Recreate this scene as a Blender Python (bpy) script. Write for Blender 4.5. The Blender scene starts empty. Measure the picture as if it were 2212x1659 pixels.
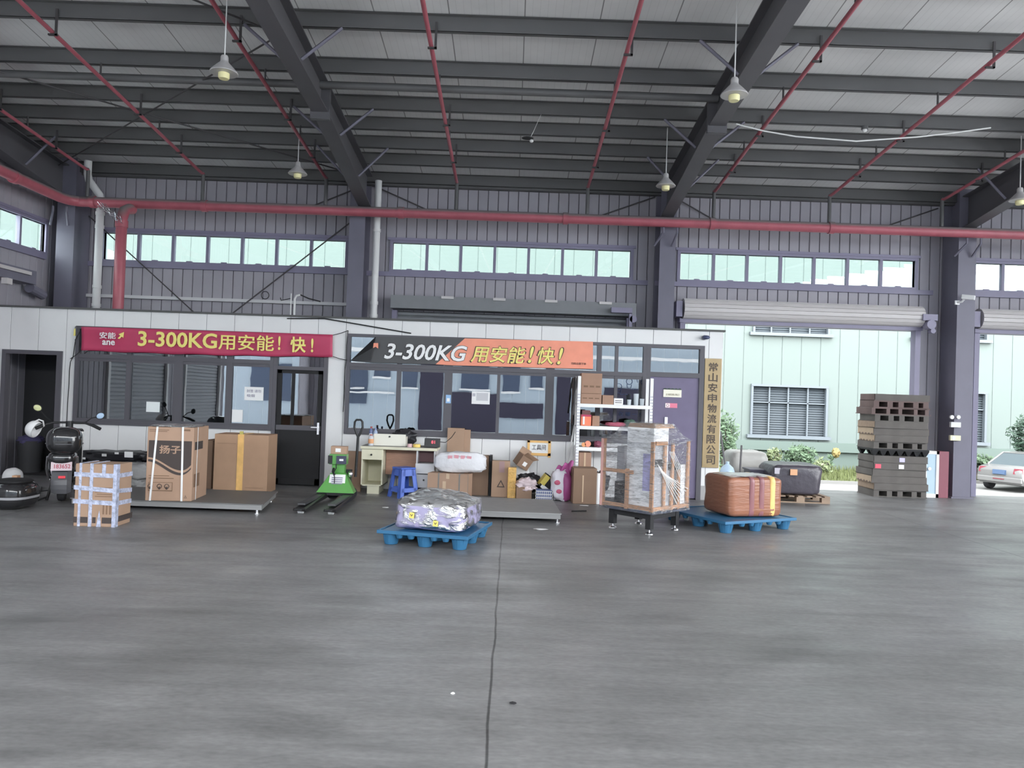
import bpy, bmesh, math, random
from mathutils import Vector, Matrix, Euler
random.seed(7)
SC = bpy.context.scene
COL = SC.collection
# ------------------------------------------------------------ camera
FPX, ROLL, PITCH, EYE = 1660.0, 0.035, math.atan(25.5 / 1660.0), 1.65
_cr, _sr, _ct, _st = math.cos(ROLL), math.sin(ROLL), math.cos(PITCH), math.sin(PITCH)
cam_data = bpy.data.cameras.new('camera')
cam = bpy.data.objects.new('camera', cam_data)
COL.objects.link(cam)
cam_data.sensor_width = 36.0
cam_data.lens = FPX / 2212.0 * 36.0
cam_data.clip_end = 400
cam.matrix_world = Matrix(((_cr, -_sr, 0, 0), (-_st * _sr, -_st * _cr, -_ct, 0),
                           (_ct * _sr, _ct * _cr, -_st, EYE), (0, 0, 0, 1)))
SC.camera = cam
# ------------------------------------------------------------ colour management
SC.view_settings.view_transform = 'Standard'
SC.view_settings.look = 'None'
SC.view_settings.exposure = 0.32
SC.view_settings.gamma = 1.0
SC.view_settings.use_curve_mapping = False
SC.cycles.max_bounces = 8
SC.cycles.diffuse_bounces = 4
SC.cycles.transparent_max_bounces = 12
SC.cycles.sample_clamp_indirect = 6.0
SC.cycles.caustics_reflective = False
SC.cycles.caustics_refractive = False
# ------------------------------------------------------------ sky: bright overcast, brightest towards the sun side behind the camera
SKY_LOW, SKY_SUN = 3.0, 12.0
world = bpy.data.worlds.new('sky')
SC.world = world
world.use_nodes = True
wn, wl = world.node_tree.nodes, world.node_tree.links
wn.clear()
w_out = wn.new('ShaderNodeOutputWorld')
w_bg = wn.new('ShaderNodeBackground')
w_tc = wn.new('ShaderNodeTexCoord')
w_dot = wn.new('ShaderNodeVectorMath'); w_dot.operation = 'DOT_PRODUCT'
w_dot.inputs[1].default_value = Vector((0.08, -0.95, 0.30)).normalized()
w_rmp = wn.new('ShaderNodeMapRange'); w_rmp.interpolation_type = 'SMOOTHSTEP'
w_rmp.inputs[1].default_value = -0.1; w_rmp.inputs[2].default_value = 0.95
w_rmp.inputs[3].default_value = SKY_LOW; w_rmp.inputs[4].default_value = SKY_SUN
w_bg.inputs[0].default_value = (0.95, 0.98, 1.0, 1)
wl.new(w_tc.outputs['Generated'], w_dot.inputs[0])
wl.new(w_dot.outputs['Value'], w_rmp.inputs[0])
wl.new(w_rmp.outputs[0], w_bg.inputs[1])
wl.new(w_bg.outputs[0], w_out.inputs[0])
# portals on the open sides of the shed let the renderer find that daylight
def portal(name, loc, rot, sx, sy):
    d = bpy.data.lights.new(name, 'AREA'); d.shape = 'RECTANGLE'; d.size = sx; d.size_y = sy
    d.cycles.is_portal = True
    o = bpy.data.objects.new(name, d); COL.objects.link(o); o.location = loc; o.rotation_euler = rot
portal('daylight_front_opening', (3.0, -8.0, 3.6), (math.radians(90), 0, 0), 22.6, 7.2)
portal('daylight_added_left_gap', (-9.0, -2.2, 2.4), (math.radians(90), 0, math.radians(-90)), 8.6, 4.8)  # unseen left wall gap, added to let in more light from that side
portal('daylight_right_opening', (14.3, 1.0, 3.2), (math.radians(90), 0, math.radians(90)), 17, 6.4)

# ------------------------------------------------------------ picture geometry: turn a place in the frame into a point of the hall
def ray(px, py):
    u = (px - 1106) / FPX; v = (829.5 - py) / FPX
    a = u * _cr - v * _sr; b = u * _sr + v * _cr
    return a, _ct - b * _st, _st + b * _ct
def at(px, py, Y):
    a, b, c = ray(px, py); k = Y / b
    return a * k, EYE + c * k
def gz(px, py, z=0.0):
    a, b, c = ray(px, py); k = (z - EYE) / c
    return Vector((a * k, b * k, z))

# ------------------------------------------------------------ materials
def lin(c):
    c /= 255.0
    return c / 12.92 if c <= 0.04045 else ((c + 0.055) / 1.055) ** 2.4
MATS = {}
def mat(name, rgb, rough=0.6, metal=0.0, k=0.66, noise=0.0, nscale=6.0, bump=0.0, bscale=40.0, spec=0.4, stretch=None, alpha=None, emit=0.0, coat=0.0):
    if name in MATS: return MATS[name]
    m = bpy.data.materials.new(name); m.use_nodes = True; MATS[name] = m
    nt = m.node_tree; n, l = nt.nodes, nt.links
    p = n['Principled BSDF']
    c = [lin(x) / k for x in rgb]; g = 0.3 * c[0] + 0.6 * c[1] + 0.1 * c[2]
    c = [min(0.9, q + (g - q) * 0.14) for q in c]
    p.inputs['Base Color'].default_value = (*c, 1)
    p.inputs['Roughness'].default_value = rough
    p.inputs['Metallic'].default_value = metal
    p.inputs['Specular IOR Level'].default_value = spec
    p.inputs['Coat Weight'].default_value = coat
    if alpha is not None: p.inputs['Alpha'].default_value = alpha
    if emit:
        p.inputs['Emission Color'].default_value = (*c, 1); p.inputs['Emission Strength'].default_value = emit
    if noise or bump:
        tc = n.new('ShaderNodeTexCoord'); src = tc.outputs['Object']
        if stretch:
            mp = n.new('ShaderNodeMapping'); mp.inputs['Scale'].default_value = stretch
            l.new(src, mp.inputs[0]); src = mp.outputs[0]
    if noise:
        t = n.new('ShaderNodeTexNoise'); t.inputs['Scale'].default_value = nscale; t.inputs['Detail'].default_value = 5
        l.new(src, t.inputs['Vector'])
        r = n.new('ShaderNodeMapRange'); r.inputs[1].default_value = 0.25; r.inputs[2].default_value = 0.75
        r.inputs[3].default_value = 1 - noise; r.inputs[4].default_value = 1 + noise
        l.new(t.outputs[0], r.inputs[0])
        x = n.new('ShaderNodeMix'); x.data_type = 'RGBA'; x.blend_type = 'MULTIPLY'; x.inputs[0].default_value = 1
        x.inputs[6].default_value = (*c, 1); l.new(r.outputs[0], x.inputs[7]); l.new(x.outputs[2], p.inputs['Base Color'])
    if bump:
        t = n.new('ShaderNodeTexNoise'); t.inputs['Scale'].default_value = bscale; t.inputs['Detail'].default_value = 3
        l.new(src, t.inputs['Vector'])
        b = n.new('ShaderNodeBump'); b.inputs['Strength'].default_value = bump; b.inputs['Distance'].default_value = 0.02
        l.new(t.outputs[0], b.inputs['Height']); l.new(b.outputs[0], p.inputs['Normal'])
    return m

def glass_mat(name, tint, refl, rough=0.0, wave=0.0):
    m = bpy.data.materials.new(name); m.use_nodes = True; MATS[name] = m
    n, l = m.node_tree.nodes, m.node_tree.links; n.clear()
    o = n.new('ShaderNodeOutputMaterial'); tr = n.new('ShaderNodeBsdfTransparent'); tr.inputs[0].default_value = (*tint, 1)
    g = n.new('ShaderNodeBsdfGlossy'); g.inputs['Roughness'].default_value = rough; g.inputs[0].default_value = (0.95, 0.97, 1, 1)
    mx = n.new('ShaderNodeMixShader'); fr = n.new('ShaderNodeFresnel'); fr.inputs[0].default_value = 1.5
    ge = n.new('ShaderNodeNewGeometry'); io = n.new('ShaderNodeMapRange'); io.inputs[3].default_value = 1.5; io.inputs[4].default_value = 1 / 1.5
    l.new(ge.outputs['Backfacing'], io.inputs[0]); l.new(io.outputs[0], fr.inputs[0])   # thin pane: same reflection from either side
    ad = n.new('ShaderNodeMath'); ad.operation = 'ADD'; ad.use_clamp = True; ad.inputs[1].default_value = refl
    l.new(fr.outputs[0], ad.inputs[0]); l.new(ad.outputs[0], mx.inputs[0]); l.new(tr.outputs[0], mx.inputs[1]); l.new(g.outputs[0], mx.inputs[2])
    if wave:
        tc = n.new('ShaderNodeTexCoord'); t = n.new('ShaderNodeTexNoise'); t.inputs['Scale'].default_value = 2.0
        b = n.new('ShaderNodeBump'); b.inputs['Strength'].default_value = wave; b.inputs['Distance'].default_value = 0.02
        l.new(tc.outputs['Object'], t.inputs[0]); l.new(t.outputs[0], b.inputs['Height']); l.new(b.outputs[0], g.inputs['Normal'])
    l.new(mx.outputs[0], o.inputs[0])
    return m

def film_mat(name, tint, amount, rough=0.18, scale=9.0, stretch=(1, 1, 6), bump=0.8, milk=0.12):
    """crinkled stretch film: mostly clear, creases glint"""
    m = bpy.data.materials.new(name); m.use_nodes = True; MATS[name] = m
    n, l = m.node_tree.nodes, m.node_tree.links; n.clear()
    o = n.new('ShaderNodeOutputMaterial'); tr = n.new('ShaderNodeBsdfTransparent'); tr.inputs[0].default_value = (*tint, 1)
    g = n.new('ShaderNodeBsdfGlossy'); g.inputs['Roughness'].default_value = rough
    d = n.new('ShaderNodeBsdfDiffuse'); d.inputs[0].default_value = (0.8, 0.8, 0.82, 1)
    tc = n.new('ShaderNodeTexCoord'); mp = n.new('ShaderNodeMapping'); mp.inputs['Scale'].default_value = stretch
    t = n.new('ShaderNodeTexNoise'); t.inputs['Scale'].default_value = scale; t.inputs['Detail'].default_value = 6; t.inputs['Distortion'].default_value = 1.2
    l.new(tc.outputs['Object'], mp.inputs[0]); l.new(mp.outputs[0], t.inputs[0])
    b = n.new('ShaderNodeBump'); b.inputs['Strength'].default_value = bump; b.inputs['Distance'].default_value = 0.05
    l.new(t.outputs[0], b.inputs['Height']); l.new(b.outputs[0], g.inputs['Normal'])
    r = n.new('ShaderNodeMapRange'); r.inputs[1].default_value = 0.42; r.inputs[2].default_value = 0.72; r.inputs[3].default_value = 0.0; r.inputs[4].default_value = amount * 2
    l.new(t.outputs[0], r.inputs[0])
    m1 = n.new('ShaderNodeMixShader'); m1.inputs[0].default_value = milk
    l.new(tr.outputs[0], m1.inputs[1]); l.new(d.outputs[0], m1.inputs[2])
    m2 = n.new('ShaderNodeMixShader'); l.new(r.outputs[0], m2.inputs[0]); l.new(m1.outputs[0], m2.inputs[1]); l.new(g.outputs[0], m2.inputs[2])
    l.new(m2.outputs[0], o.inputs[0])
    return m

# ------------------------------------------------------------ mesh building
class MB:
    def __init__(s): s.v = []; s.f = []; s.m = []
    def _add(s, vs, fs, mi=0):
        o = len(s.v); s.v += [tuple(p) for p in vs]
        s.f += [tuple(i + o for i in f) for f in fs]; s.m += [mi] * len(fs); return s
    def box(s, x0, x1, y0, y1, z0, z1, mi=0, R=None, c=None):
        vs = [Vector((x, y, z)) for z in (z0, z1) for x, y in ((x0, y0), (x1, y0), (x1, y1), (x0, y1))]
        if R is not None:
            c = Vector(c) if c is not None else Vector((0, 0, 0))
            vs = [R @ p + c for p in vs]
        return s._add(vs, [(3, 2, 1, 0), (4, 5, 6, 7), (0, 1, 5, 4), (1, 2, 6, 5), (2, 3, 7, 6), (3, 0, 4, 7)], mi)
    def cbox(s, c, size, rz=0, rx=0, ry=0, mi=0):
        R = Euler((rx, ry, rz)).to_matrix(); a, b, d = (q / 2 for q in size)
        return s.box(-a, a, -b, b, -d, d, mi, R, c)
    def hexa(s, bot, top, mi=0):
        return s._add(list(bot) + list(top), [(3, 2, 1, 0), (4, 5, 6, 7), (0, 1, 5, 4), (1, 2, 6, 5), (2, 3, 7, 6), (3, 0, 4, 7)], mi)
    def poly(s, pts, mi=0): return s._add(pts, [tuple(range(len(pts)))], mi)
    def prism(s, pts, off, mi=0):
        """closed solid: polygon pts swept along off"""
        n = len(pts); off = Vector(off); a = [Vector(p) for p in pts]; b = [p + off for p in a]
        fs = [tuple(range(n))[::-1], tuple(range(n, 2 * n))] + [(i, (i + 1) % n, n + (i + 1) % n, n + i) for i in range(n)]
        return s._add(a + b, fs, mi)
    def cyl(s, p0, p1, r0, r1=None, n=12, mi=0, caps=True):
        p0, p1 = Vector(p0), Vector(p1); r1 = r0 if r1 is None else r1
        d = (p1 - p0).normalized(); u = d.orthogonal().normalized(); w = d.cross(u)
        vs = []
        for p, r in ((p0, r0), (p1, r1)):
            vs += [p + (u * math.cos(2 * math.pi * i / n) + w * math.sin(2 * math.pi * i / n)) * r for i in range(n)]
        fs = [(i, (i + 1) % n, n + (i + 1) % n, n + i) for i in range(n)]
        if caps: fs += [tuple(range(n))[::-1], tuple(range(n, 2 * n))]
        return s._add(vs, fs, mi)
    def tube(s, pts, r, n=8, mi=0, closed=False):
        pts = [Vector(p) for p in pts]; m = len(pts); vs = []; u = None
        for i, p in enumerate(pts):
            if closed: t = (pts[(i + 1) % m] - pts[i - 1]).normalized()
            else: t = (pts[min(i + 1, m - 1)] - pts[max(i - 1, 0)]).normalized()
            if u is None: u = t.orthogonal().normalized()
            u = (u - t * u.dot(t)).normalized(); w = t.cross(u)
            rr = r[i] if isinstance(r, (list, tuple)) else r
            vs += [p + (u * math.cos(2 * math.pi * k / n) + w * math.sin(2 * math.pi * k / n)) * rr for k in range(n)]
        fs = []
        for i in range(m if closed else m - 1):
            j = (i + 1) % m
            fs += [(i * n + k, i * n + (k + 1) % n, j * n + (k + 1) % n, j * n + k) for k in range(n)]
        if not closed: fs += [tuple(range(n))[::-1], tuple(range((m - 1) * n, m * n))]
        return s._add(vs, fs, mi)
    def lathe(s, prof, c=(0, 0, 0), n=24, mi=0, axis='z'):
        c = Vector(c); vs = []
        for r, z in prof:
            for k in range(n):
                a = 2 * math.pi * k / n; p = Vector((r * math.cos(a), r * math.sin(a), z))
                if axis == 'y': p = Vector((p.x, p.z, p.y))
                if axis == 'x': p = Vector((p.z, p.x, p.y))
                vs.append(c + p)
        m = len(prof)
        fs = [(i * n + k, i * n + (k + 1) % n, (i + 1) * n + (k + 1) % n, (i + 1) * n + k) for i in range(m - 1) for k in range(n)]
        if prof[0][0] > 1e-6: fs.append(tuple(range(n))[::-1])
        if prof[-1][0] > 1e-6: fs.append(tuple(range((m - 1) * n, m * n)))
        return s._add(vs, fs, mi)
    def grid(s, fn, nu, nv, mi=0):
        vs = [fn(i / nu, j / nv) for j in range(nv + 1) for i in range(nu + 1)]
        return s._add(vs, [(j * (nu + 1) + i, j * (nu + 1) + i + 1, (j + 1) * (nu + 1) + i + 1, (j + 1) * (nu + 1) + i) for j in range(nv) for i in range(nu)], mi)
    def ell(s, c, r, n=16, m=10, mi=0, R=None):
        c = Vector(c); vs = []
        for j in range(m + 1):
            t = math.pi * j / m
            for i in range(n):
                a = 2 * math.pi * i / n
                p = Vector((r[0] * math.sin(t) * math.cos(a), r[1] * math.sin(t) * math.sin(a), r[2] * math.cos(t)))
                vs.append(c + (R @ p if R else p))
        return s._add(vs, [(j * n + (i + 1) % n, j * n + i, (j + 1) * n + i, (j + 1) * n + (i + 1) % n) for j in range(m) for i in range(n)], mi)
    def build(s, name, mats, parent=None, smooth=None, bevel=0.0, seg=2, loc=None, rz=0.0):
        me = bpy.data.meshes.new(name)
        vs = s.v
        if loc is not None and parent is None:
            pass
        me.from_pydata([tuple(p) for p in vs], [], s.f)
        if not isinstance(mats, (list, tuple)): mats = [mats]
        for m in mats: me.materials.append(m)
        me.polygons.foreach_set('material_index', s.m)
        bm = bmesh.new(); bm.from_mesh(me)
        bmesh.ops.remove_doubles(bm, verts=bm.verts, dist=1e-5)
        bmesh.ops.recalc_face_normals(bm, faces=bm.faces)
        bm.to_mesh(me); bm.free()
        if smooth is not None:
            me.shade_smooth(); me.set_sharp_from_angle(angle=math.radians(smooth))
        me.update()
        o = bpy.data.objects.new(name, me); COL.objects.link(o)
        if parent is not None: o.parent = parent
        if loc is not None: o.location = loc
        o.rotation_euler.z = rz
        if bevel:
            b = o.modifiers.new('bevel', 'BEVEL'); b.width = bevel; b.segments = seg; b.limit_method = 'ANGLE'; b.angle_limit = math.radians(40)
        return o

def tag(o, label, cat, group=None, kind=None):
    o['label'] = label; o['category'] = cat
    if group: o['group'] = group
    if kind: o['kind'] = kind
    return o
def thing(name, label, cat, loc=(0, 0, 0), rz=0.0, group=None):
    o = bpy.data.objects.new(name, None); COL.objects.link(o)
    o.empty_display_size = 0.1; o.location = loc; o.rotation_euler = (0, 0, rz)
    return tag(o, label, cat, group)
def struct(o):
    o['kind'] = 'structure'; return o
def structure(name, loc=(0, 0, 0)):
    o = bpy.data.objects.new(name, None); COL.objects.link(o); o.location = loc; o['kind'] = 'structure'; return o
def dup(root, loc, rz, label=None, group=None):
    r = root.copy(); COL.objects.link(r); r.location = loc; r.rotation_euler = (0, 0, rz)
    if label: r['label'] = label
    if group: r['group'] = group
    for ch in list(root.children):
        c = ch.copy(); COL.objects.link(c); c.parent = r
        for g in list(ch.children):
            d = g.copy(); COL.objects.link(d); d.parent = c
    return r

def text_mesh(name, s, m, parent, w=None, h=None, loc=(0, 0, 0), rz=0.0, depth=0.003, fat=0.0, shear=0.0, space=1.0, line=1.0, tilt=math.pi / 2, rot=None):
    """lettering as real raised letters, stood upright facing -Y, centred on loc"""
    cu = bpy.data.curves.new(name, 'FONT'); cu.body = s; cu.extrude = depth / 2; cu.offset = fat; cu.shear = shear
    cu.space_character = space; cu.space_line = line; cu.resolution_u = 3
    t = bpy.data.objects.new(name + '_curve', cu); COL.objects.link(t)
    dg = bpy.context.evaluated_depsgraph_get()
    me = bpy.data.meshes.new_from_object(t.evaluated_get(dg)); me.name = name
    bpy.data.objects.remove(t); bpy.data.curves.remove(cu)
    xs = [v.co.x for v in me.vertices]; ys = [v.co.y for v in me.vertices]
    if not xs: xs = ys = [0, 1]
    cx, cy = (min(xs) + max(xs)) / 2, (min(ys) + max(ys)) / 2
    sx = (w / (max(xs) - min(xs))) if w else None
    sy = (h / (max(ys) - min(ys))) if h else sx
    if sx is None: sx = sy
    for v in me.vertices: v.co = Vector(((v.co.x - cx) * sx, (v.co.y - cy) * sy, v.co.z))
    me.materials.clear(); me.materials.append(m)
    o = bpy.data.objects.new(name, me); COL.objects.link(o)
    o.parent = parent; o.location = loc
    o.rotation_euler = rot if rot else (tilt, 0, rz)
    return o
# ------------------------------------------------------------ shared materials
M_CLAD = mat('wall_cladding_grey', (135, 132, 140), 0.55, noise=0.06, nscale=1.5)
M_GROOVE = mat('cladding_joint', (58, 56, 62), 0.7)
M_STEEL = mat('painted_steel_grey', (94, 92, 106), 0.5, noise=0.06, nscale=3)
M_RAFTER = mat('rafter_steel', (74, 73, 77), 0.5, noise=0.05, nscale=3)
M_PURLIN = mat('purlin_steel', (78, 78, 79), 0.5, noise=0.05, nscale=2)
M_FRAME = mat('dark_window_frame', (74, 72, 78), 0.45)
M_ALU = mat('strip_window_frame', (112, 108, 130), 0.45)
M_REDPIPE = mat('fire_pipe_red', (150, 72, 84), 0.38, noise=0.1, nscale=5)
def dusty(m, rgb):
    """grey dust lying on the upward side of a pipe"""
    n, l = m.node_tree.nodes, m.node_tree.links; p = n['Principled BSDF']
    g = n.new('ShaderNodeNewGeometry'); s = n.new('ShaderNodeSeparateXYZ'); l.new(g.outputs['Normal'], s.inputs[0])
    r = n.new('ShaderNodeMapRange'); r.inputs[1].default_value = 0.15; r.inputs[2].default_value = 0.6; l.new(s.outputs[2], r.inputs[0])
    x = n.new('ShaderNodeMix'); x.data_type = 'RGBA'; x.inputs[7].default_value = (*[lin(q) / .66 for q in rgb], 1)
    src = p.inputs['Base Color'].links[0].from_socket; l.new(src, x.inputs[6]); l.new(r.outputs[0], x.inputs[0]); l.new(x.outputs[2], p.inputs['Base Color'])
dusty(M_REDPIPE, (112, 104, 104))
M_HANGER = mat('hanger_steel', (60, 58, 60), 0.5)
M_PVC = mat('white_plastic_pipe', (186, 186, 186), 0.4)
M_PANEL = mat('office_sandwich_panel', (190, 190, 190), 0.42, noise=0.03, nscale=2)
M_SHUT = mat('roller_shutter_grey', (104, 106, 110), 0.4, noise=0.05)
M_SHUTL = mat('roller_shutter_pale', (170, 166, 166), 0.4)
M_BLACK = mat('black_plastic', (30, 30, 32), 0.35)
M_BLACKM = mat('black_matt', (28, 28, 30), 0.7)
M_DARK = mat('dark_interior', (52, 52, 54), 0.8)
M_WHITE = mat('white_paint', (215, 215, 215), 0.4)
M_PAPER = mat('paper_white', (222, 224, 230), 0.7)
M_CHROME = mat('bright_metal', (200, 200, 205), 0.22, metal=1.0)
M_GLASS = glass_mat('window_glass', (0.9, 0.95, 0.94), 0.02)
M_OGLASS = glass_mat('office_glass', (0.62, 0.66, 0.68), 0.16, wave=0.02)
M_FACADE = mat('white_facade_sheet', (228, 255, 246), 0.6, k=8.2)
M_PLINTH = mat('facade_plinth', (206, 240, 226), 0.7, k=8.2)
M_FACING = mat('facing_building_render', (176, 190, 202), 0.7, k=0.9)

# floor: worn power-floated concrete with a saw-cut joint
def floor_mat():
    m = bpy.data.materials.new('worn_concrete'); m.use_nodes = True
    n, l = m.node_tree.nodes, m.node_tree.links; p = n['Principled BSDF']
    tc = n.new('ShaderNodeTexCoord')
    def noise(scale, detail, stretch=(1, 1, 1), dist=0.0):
        mp = n.new('ShaderNodeMapping'); mp.inputs['Scale'].default_value = stretch
        t = n.new('ShaderNodeTexNoise'); t.inputs['Scale'].default_value = scale; t.inputs['Detail'].default_value = detail; t.inputs['Distortion'].default_value = dist
        l.new(tc.outputs['Object'], mp.inputs[0]); l.new(mp.outputs[0], t.inputs[0]); return t.outputs[0]
    def rng(s, a, b, c, d):
        r = n.new('ShaderNodeMapRange'); r.inputs[1].default_value = a; r.inputs[2].default_value = b; r.inputs[3].default_value = c; r.inputs[4].default_value = d
        l.new(s, r.inputs[0]); return r.outputs[0]
    def mul(a, b):
        x = n.new('ShaderNodeMath'); x.operation = 'MULTIPLY'; l.new(a, x.inputs[0]); l.new(b, x.inputs[1]); return x.outputs[0]
    big = rng(noise(0.35, 4, dist=0.6), 0.3, 0.7, 0.82, 1.16)
    mid = rng(noise(2.2, 6), 0.3, 0.7, 0.9, 1.08)
    streak = rng(noise(3.0, 5, (0.45, 3.0, 1)), 0.3, 0.7, 0.86, 1.12)
    speck = rng(noise(26, 5, (0.7, 1.5, 1)), 0.32, 0.68, 0.86, 1.13)
    dark = rng(noise(0.8, 5, (0.5, 1.4, 1), 1.0), 0.52, 0.72, 1.0, 0.7)
    val = mul(mul(mul(big, mid), mul(streak, speck)), dark)
    # saw cuts
    sx = n.new('ShaderNodeSeparateXYZ'); l.new(tc.outputs['Object'], sx.inputs[0])
    wob = rng(noise(1.6, 4), 0, 1, -0.018, 0.018)
    ad = n.new('ShaderNodeMath'); ad.operation = 'ADD'; l.new(sx.outputs[0], ad.inputs[0]); l.new(wob, ad.inputs[1])
    pp = n.new('ShaderNodeMath'); pp.operation = 'PINGPONG'; pp.inputs[1].default_value = 3.0
    sh = n.new('ShaderNodeMath'); sh.operation = 'ADD'; sh.inputs[1].default_value = 0.06 ; l.new(ad.outputs[0], sh.inputs[0]); l.new(sh.outputs[0], pp.inputs[0])
    jx = rng(pp.outputs[0], 0.004, 0.010, 0.32, 1.0)
    ad2 = n.new('ShaderNodeMath'); ad2.operation = 'ADD'; l.new(sx.outputs[1], ad2.inputs[0]); l.new(wob, ad2.inputs[1])
    pp2 = n.new('ShaderNodeMath'); pp2.operation = 'PINGPONG'; pp2.inputs[1].default_value = 4.35; l.new(ad2.outputs[0], pp2.inputs[0])
    jy = rng(pp2.outputs[0], 0.004, 0.010, 0.7, 1.0)
    val = mul(val, mul(jx, jy))
    c = n.new('ShaderNodeMix'); c.data_type = 'RGBA'; c.blend_type = 'MULTIPLY'; c.inputs[0].default_value = 1
    c.inputs[6].default_value = (0.218, 0.217, 0.219, 1); l.new(val, c.inputs[7]); l.new(c.outputs[2], p.inputs['Base Color'])
    l.new(rng(noise(1.5, 4, (0.6, 1.6, 1)), 0.3, 0.7, 0.32, 0.56), p.inputs['Roughness'])
    p.inputs['Specular IOR Level'].default_value = 0.5
    b = n.new('ShaderNodeBump'); b.inputs['Strength'].default_value = 0.25; b.inputs['Distance'].default_value = 0.012
    l.new(noise(5.0, 6, (0.5, 2.6, 1)), b.inputs['Height']); l.new(b.outputs[0], p.inputs['Normal'])
    return m
def ceiling_mat():
    m = bpy.data.materials.new('roof_panel_underside'); m.use_nodes = True
    n, l = m.node_tree.nodes, m.node_tree.links; p = n['Principled BSDF']
    tc = n.new('ShaderNodeTexCoord'); sx = n.new('ShaderNodeSeparateXYZ'); l.new(tc.outputs['Object'], sx.inputs[0])
    def band(period, w, dk):
        pp = n.new('ShaderNodeMath'); pp.operation = 'PINGPONG'; pp.inputs[1].default_value = period / 2; l.new(sx.outputs[0], pp.inputs[0])
        r = n.new('ShaderNodeMapRange'); r.inputs[1].default_value = w * 0.6; r.inputs[2].default_value = w; r.inputs[3].default_value = dk; r.inputs[4].default_value = 1; l.new(pp.outputs[0], r.inputs[0]); return r.outputs[0]
    a, b2 = band(0.95, 0.009, 0.35), band(0.095, 0.005, 0.9)
    x = n.new('ShaderNodeMath'); x.operation = 'MULTIPLY'; l.new(a, x.inputs[0]); l.new(b2, x.inputs[1])
    t = n.new('ShaderNodeTexNoise'); t.inputs['Scale'].default_value = 1.2; t.inputs['Detail'].default_value = 4; l.new(tc.outputs['Object'], t.inputs[0])
    r = n.new('ShaderNodeMapRange'); r.inputs[1].default_value = 0.3; r.inputs[2].default_value = 0.7; r.inputs[3].default_value = 0.9; r.inputs[4].default_value = 1.08; l.new(t.outputs[0], r.inputs[0])
    y = n.new('ShaderNodeMath'); y.operation = 'MULTIPLY'; l.new(x.outputs[0], y.inputs[0]); l.new(r.outputs[0], y.inputs[1])
    c = n.new('ShaderNodeMix'); c.data_type = 'RGBA'; c.blend_type = 'MULTIPLY'; c.inputs[0].default_value = 1
    c.inputs[6].default_value = (0.74, 0.74, 0.742, 1); l.new(y.outputs[0], c.inputs[7]); l.new(c.outputs[2], p.inputs['Base Color'])
    p.inputs['Roughness'].default_value = 0.38
    return m

# ------------------------------------------------------------ hall shell
XL, XR, YF, YW = -9.0, 14.4, -8.0, 15.2      # left wall, open right end, open front, back wall
YC, ROOF_C = 13.05, 2.86                     # office front and its roof
SLOPE = 0.09
def zroof(y): return 5.92 + SLOPE * (15.2 - y)
struct(MB().box(XL - 0.2, XR, YF, YW + 0.1, -1.3, 0).build('floor', floor_mat()))
struct(MB().hexa([(XL - .2, YF, zroof(YF)), (XR + .3, YF, zroof(YF)), (XR + .3, YW + .4, zroof(YW + .4)), (XL - .2, YW + .4, zroof(YW + .4))],
                 [(XL - .2, YF, zroof(YF) + .12), (XR + .3, YF, zroof(YF) + .12), (XR + .3, YW + .4, zroof(YW + .4) + .12), (XL - .2, YW + .4, zroof(YW + .4) + .12)]).build('ceiling', ceiling_mat()))

def clad(mb, a0, a1, z0, z1, base, pitch=0.2, groove=0.012, deep=0.014, axis='x', th=0.07, side=1):
    """ribbed sheet wall: flat pans with narrow pressed joints; base = inner face"""
    if a1 - a0 < 1e-4 or z1 - z0 < 1e-4: return
    pts = [(a0, 0.0)]; k = math.ceil((a0 + groove) / pitch)
    while k * pitch < a1 - groove:
        c = k * pitch
        pts += [(c - groove, 0.0), (c - groove * .4, deep), (c + groove * .4, deep), (c + groove, 0.0)]; k += 1
    pts.append((a1, 0.0))
    def P(a, d, z): return (a, base + side * d, z) if axis == 'x' else (base + side * d, a, z)
    n = len(pts); vs = [P(a, d, z0) for a, d in pts] + [P(a, d, z1) for a, d in pts]
    fs = [(i, i + 1, n + i + 1, n + i) for i in range(n - 1)]; o = len(mb.v)
    mb.v += vs
    for i, f in enumerate(fs):
        mb.f.append(tuple(q + o for q in f)); mb.m.append(1 if pts[i][1] + pts[i + 1][1] > deep * 1.5 else 0)
    q = [P(a0, 0, z0), P(a1, 0, z0), P(a1, 0, z1), P(a0, 0, z1)]; b = [P(a0, th, z0), P(a1, th, z0), P(a1, th, z1), P(a0, th, z1)]
    mb._add(b, [(0, 1, 2, 3)], 0)
    for i in range(4): mb._add([q[i], q[(i + 1) % 4], b[(i + 1) % 4], b[i]], [(0, 1, 2, 3)], 0)

WIN = [(-8.18, -3.39), (-2.45, 2.26), (3.25, 7.90), (8.98, 13.70)]; WZ0, WZ1 = 4.07, 4.60
DOORS = [(-2.40, 2.30), (3.25, 7.96), (9.02, 13.72)]; DZ = 3.20
w = MB()
clad(w, XL, XR, WZ1, 5.95, YW)
xs = [XL] + [q for a in WIN for q in a] + [XR]
for i in range(0, len(xs), 2): clad(w, xs[i], xs[i + 1], WZ0, WZ1, YW)
clad(w, XL, XR, DZ, WZ0, YW)
xs = [XL] + [q for a in DOORS for q in a] + [XR]
for i in range(0, len(xs), 2): clad(w, xs[i], xs[i + 1], 0, DZ, YW)
struct(w.build('wall_back', [M_CLAD, M_GROOVE]))
w = MB()
clad(w, YF, YW, WZ1, 6.0, XL, axis='y', side=-1); clad(w, YF, YW, 6.0, 8.1, XL, axis='y', side=-1, pitch=1)
clad(w, YF, -6.5, WZ0, WZ1, XL, axis='y', side=-1); clad(w, 2.1, 7.4, WZ0, WZ1, XL, axis='y', side=-1); clad(w, 14.6, YW, WZ0, WZ1, XL, axis='y', side=-1)
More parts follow.
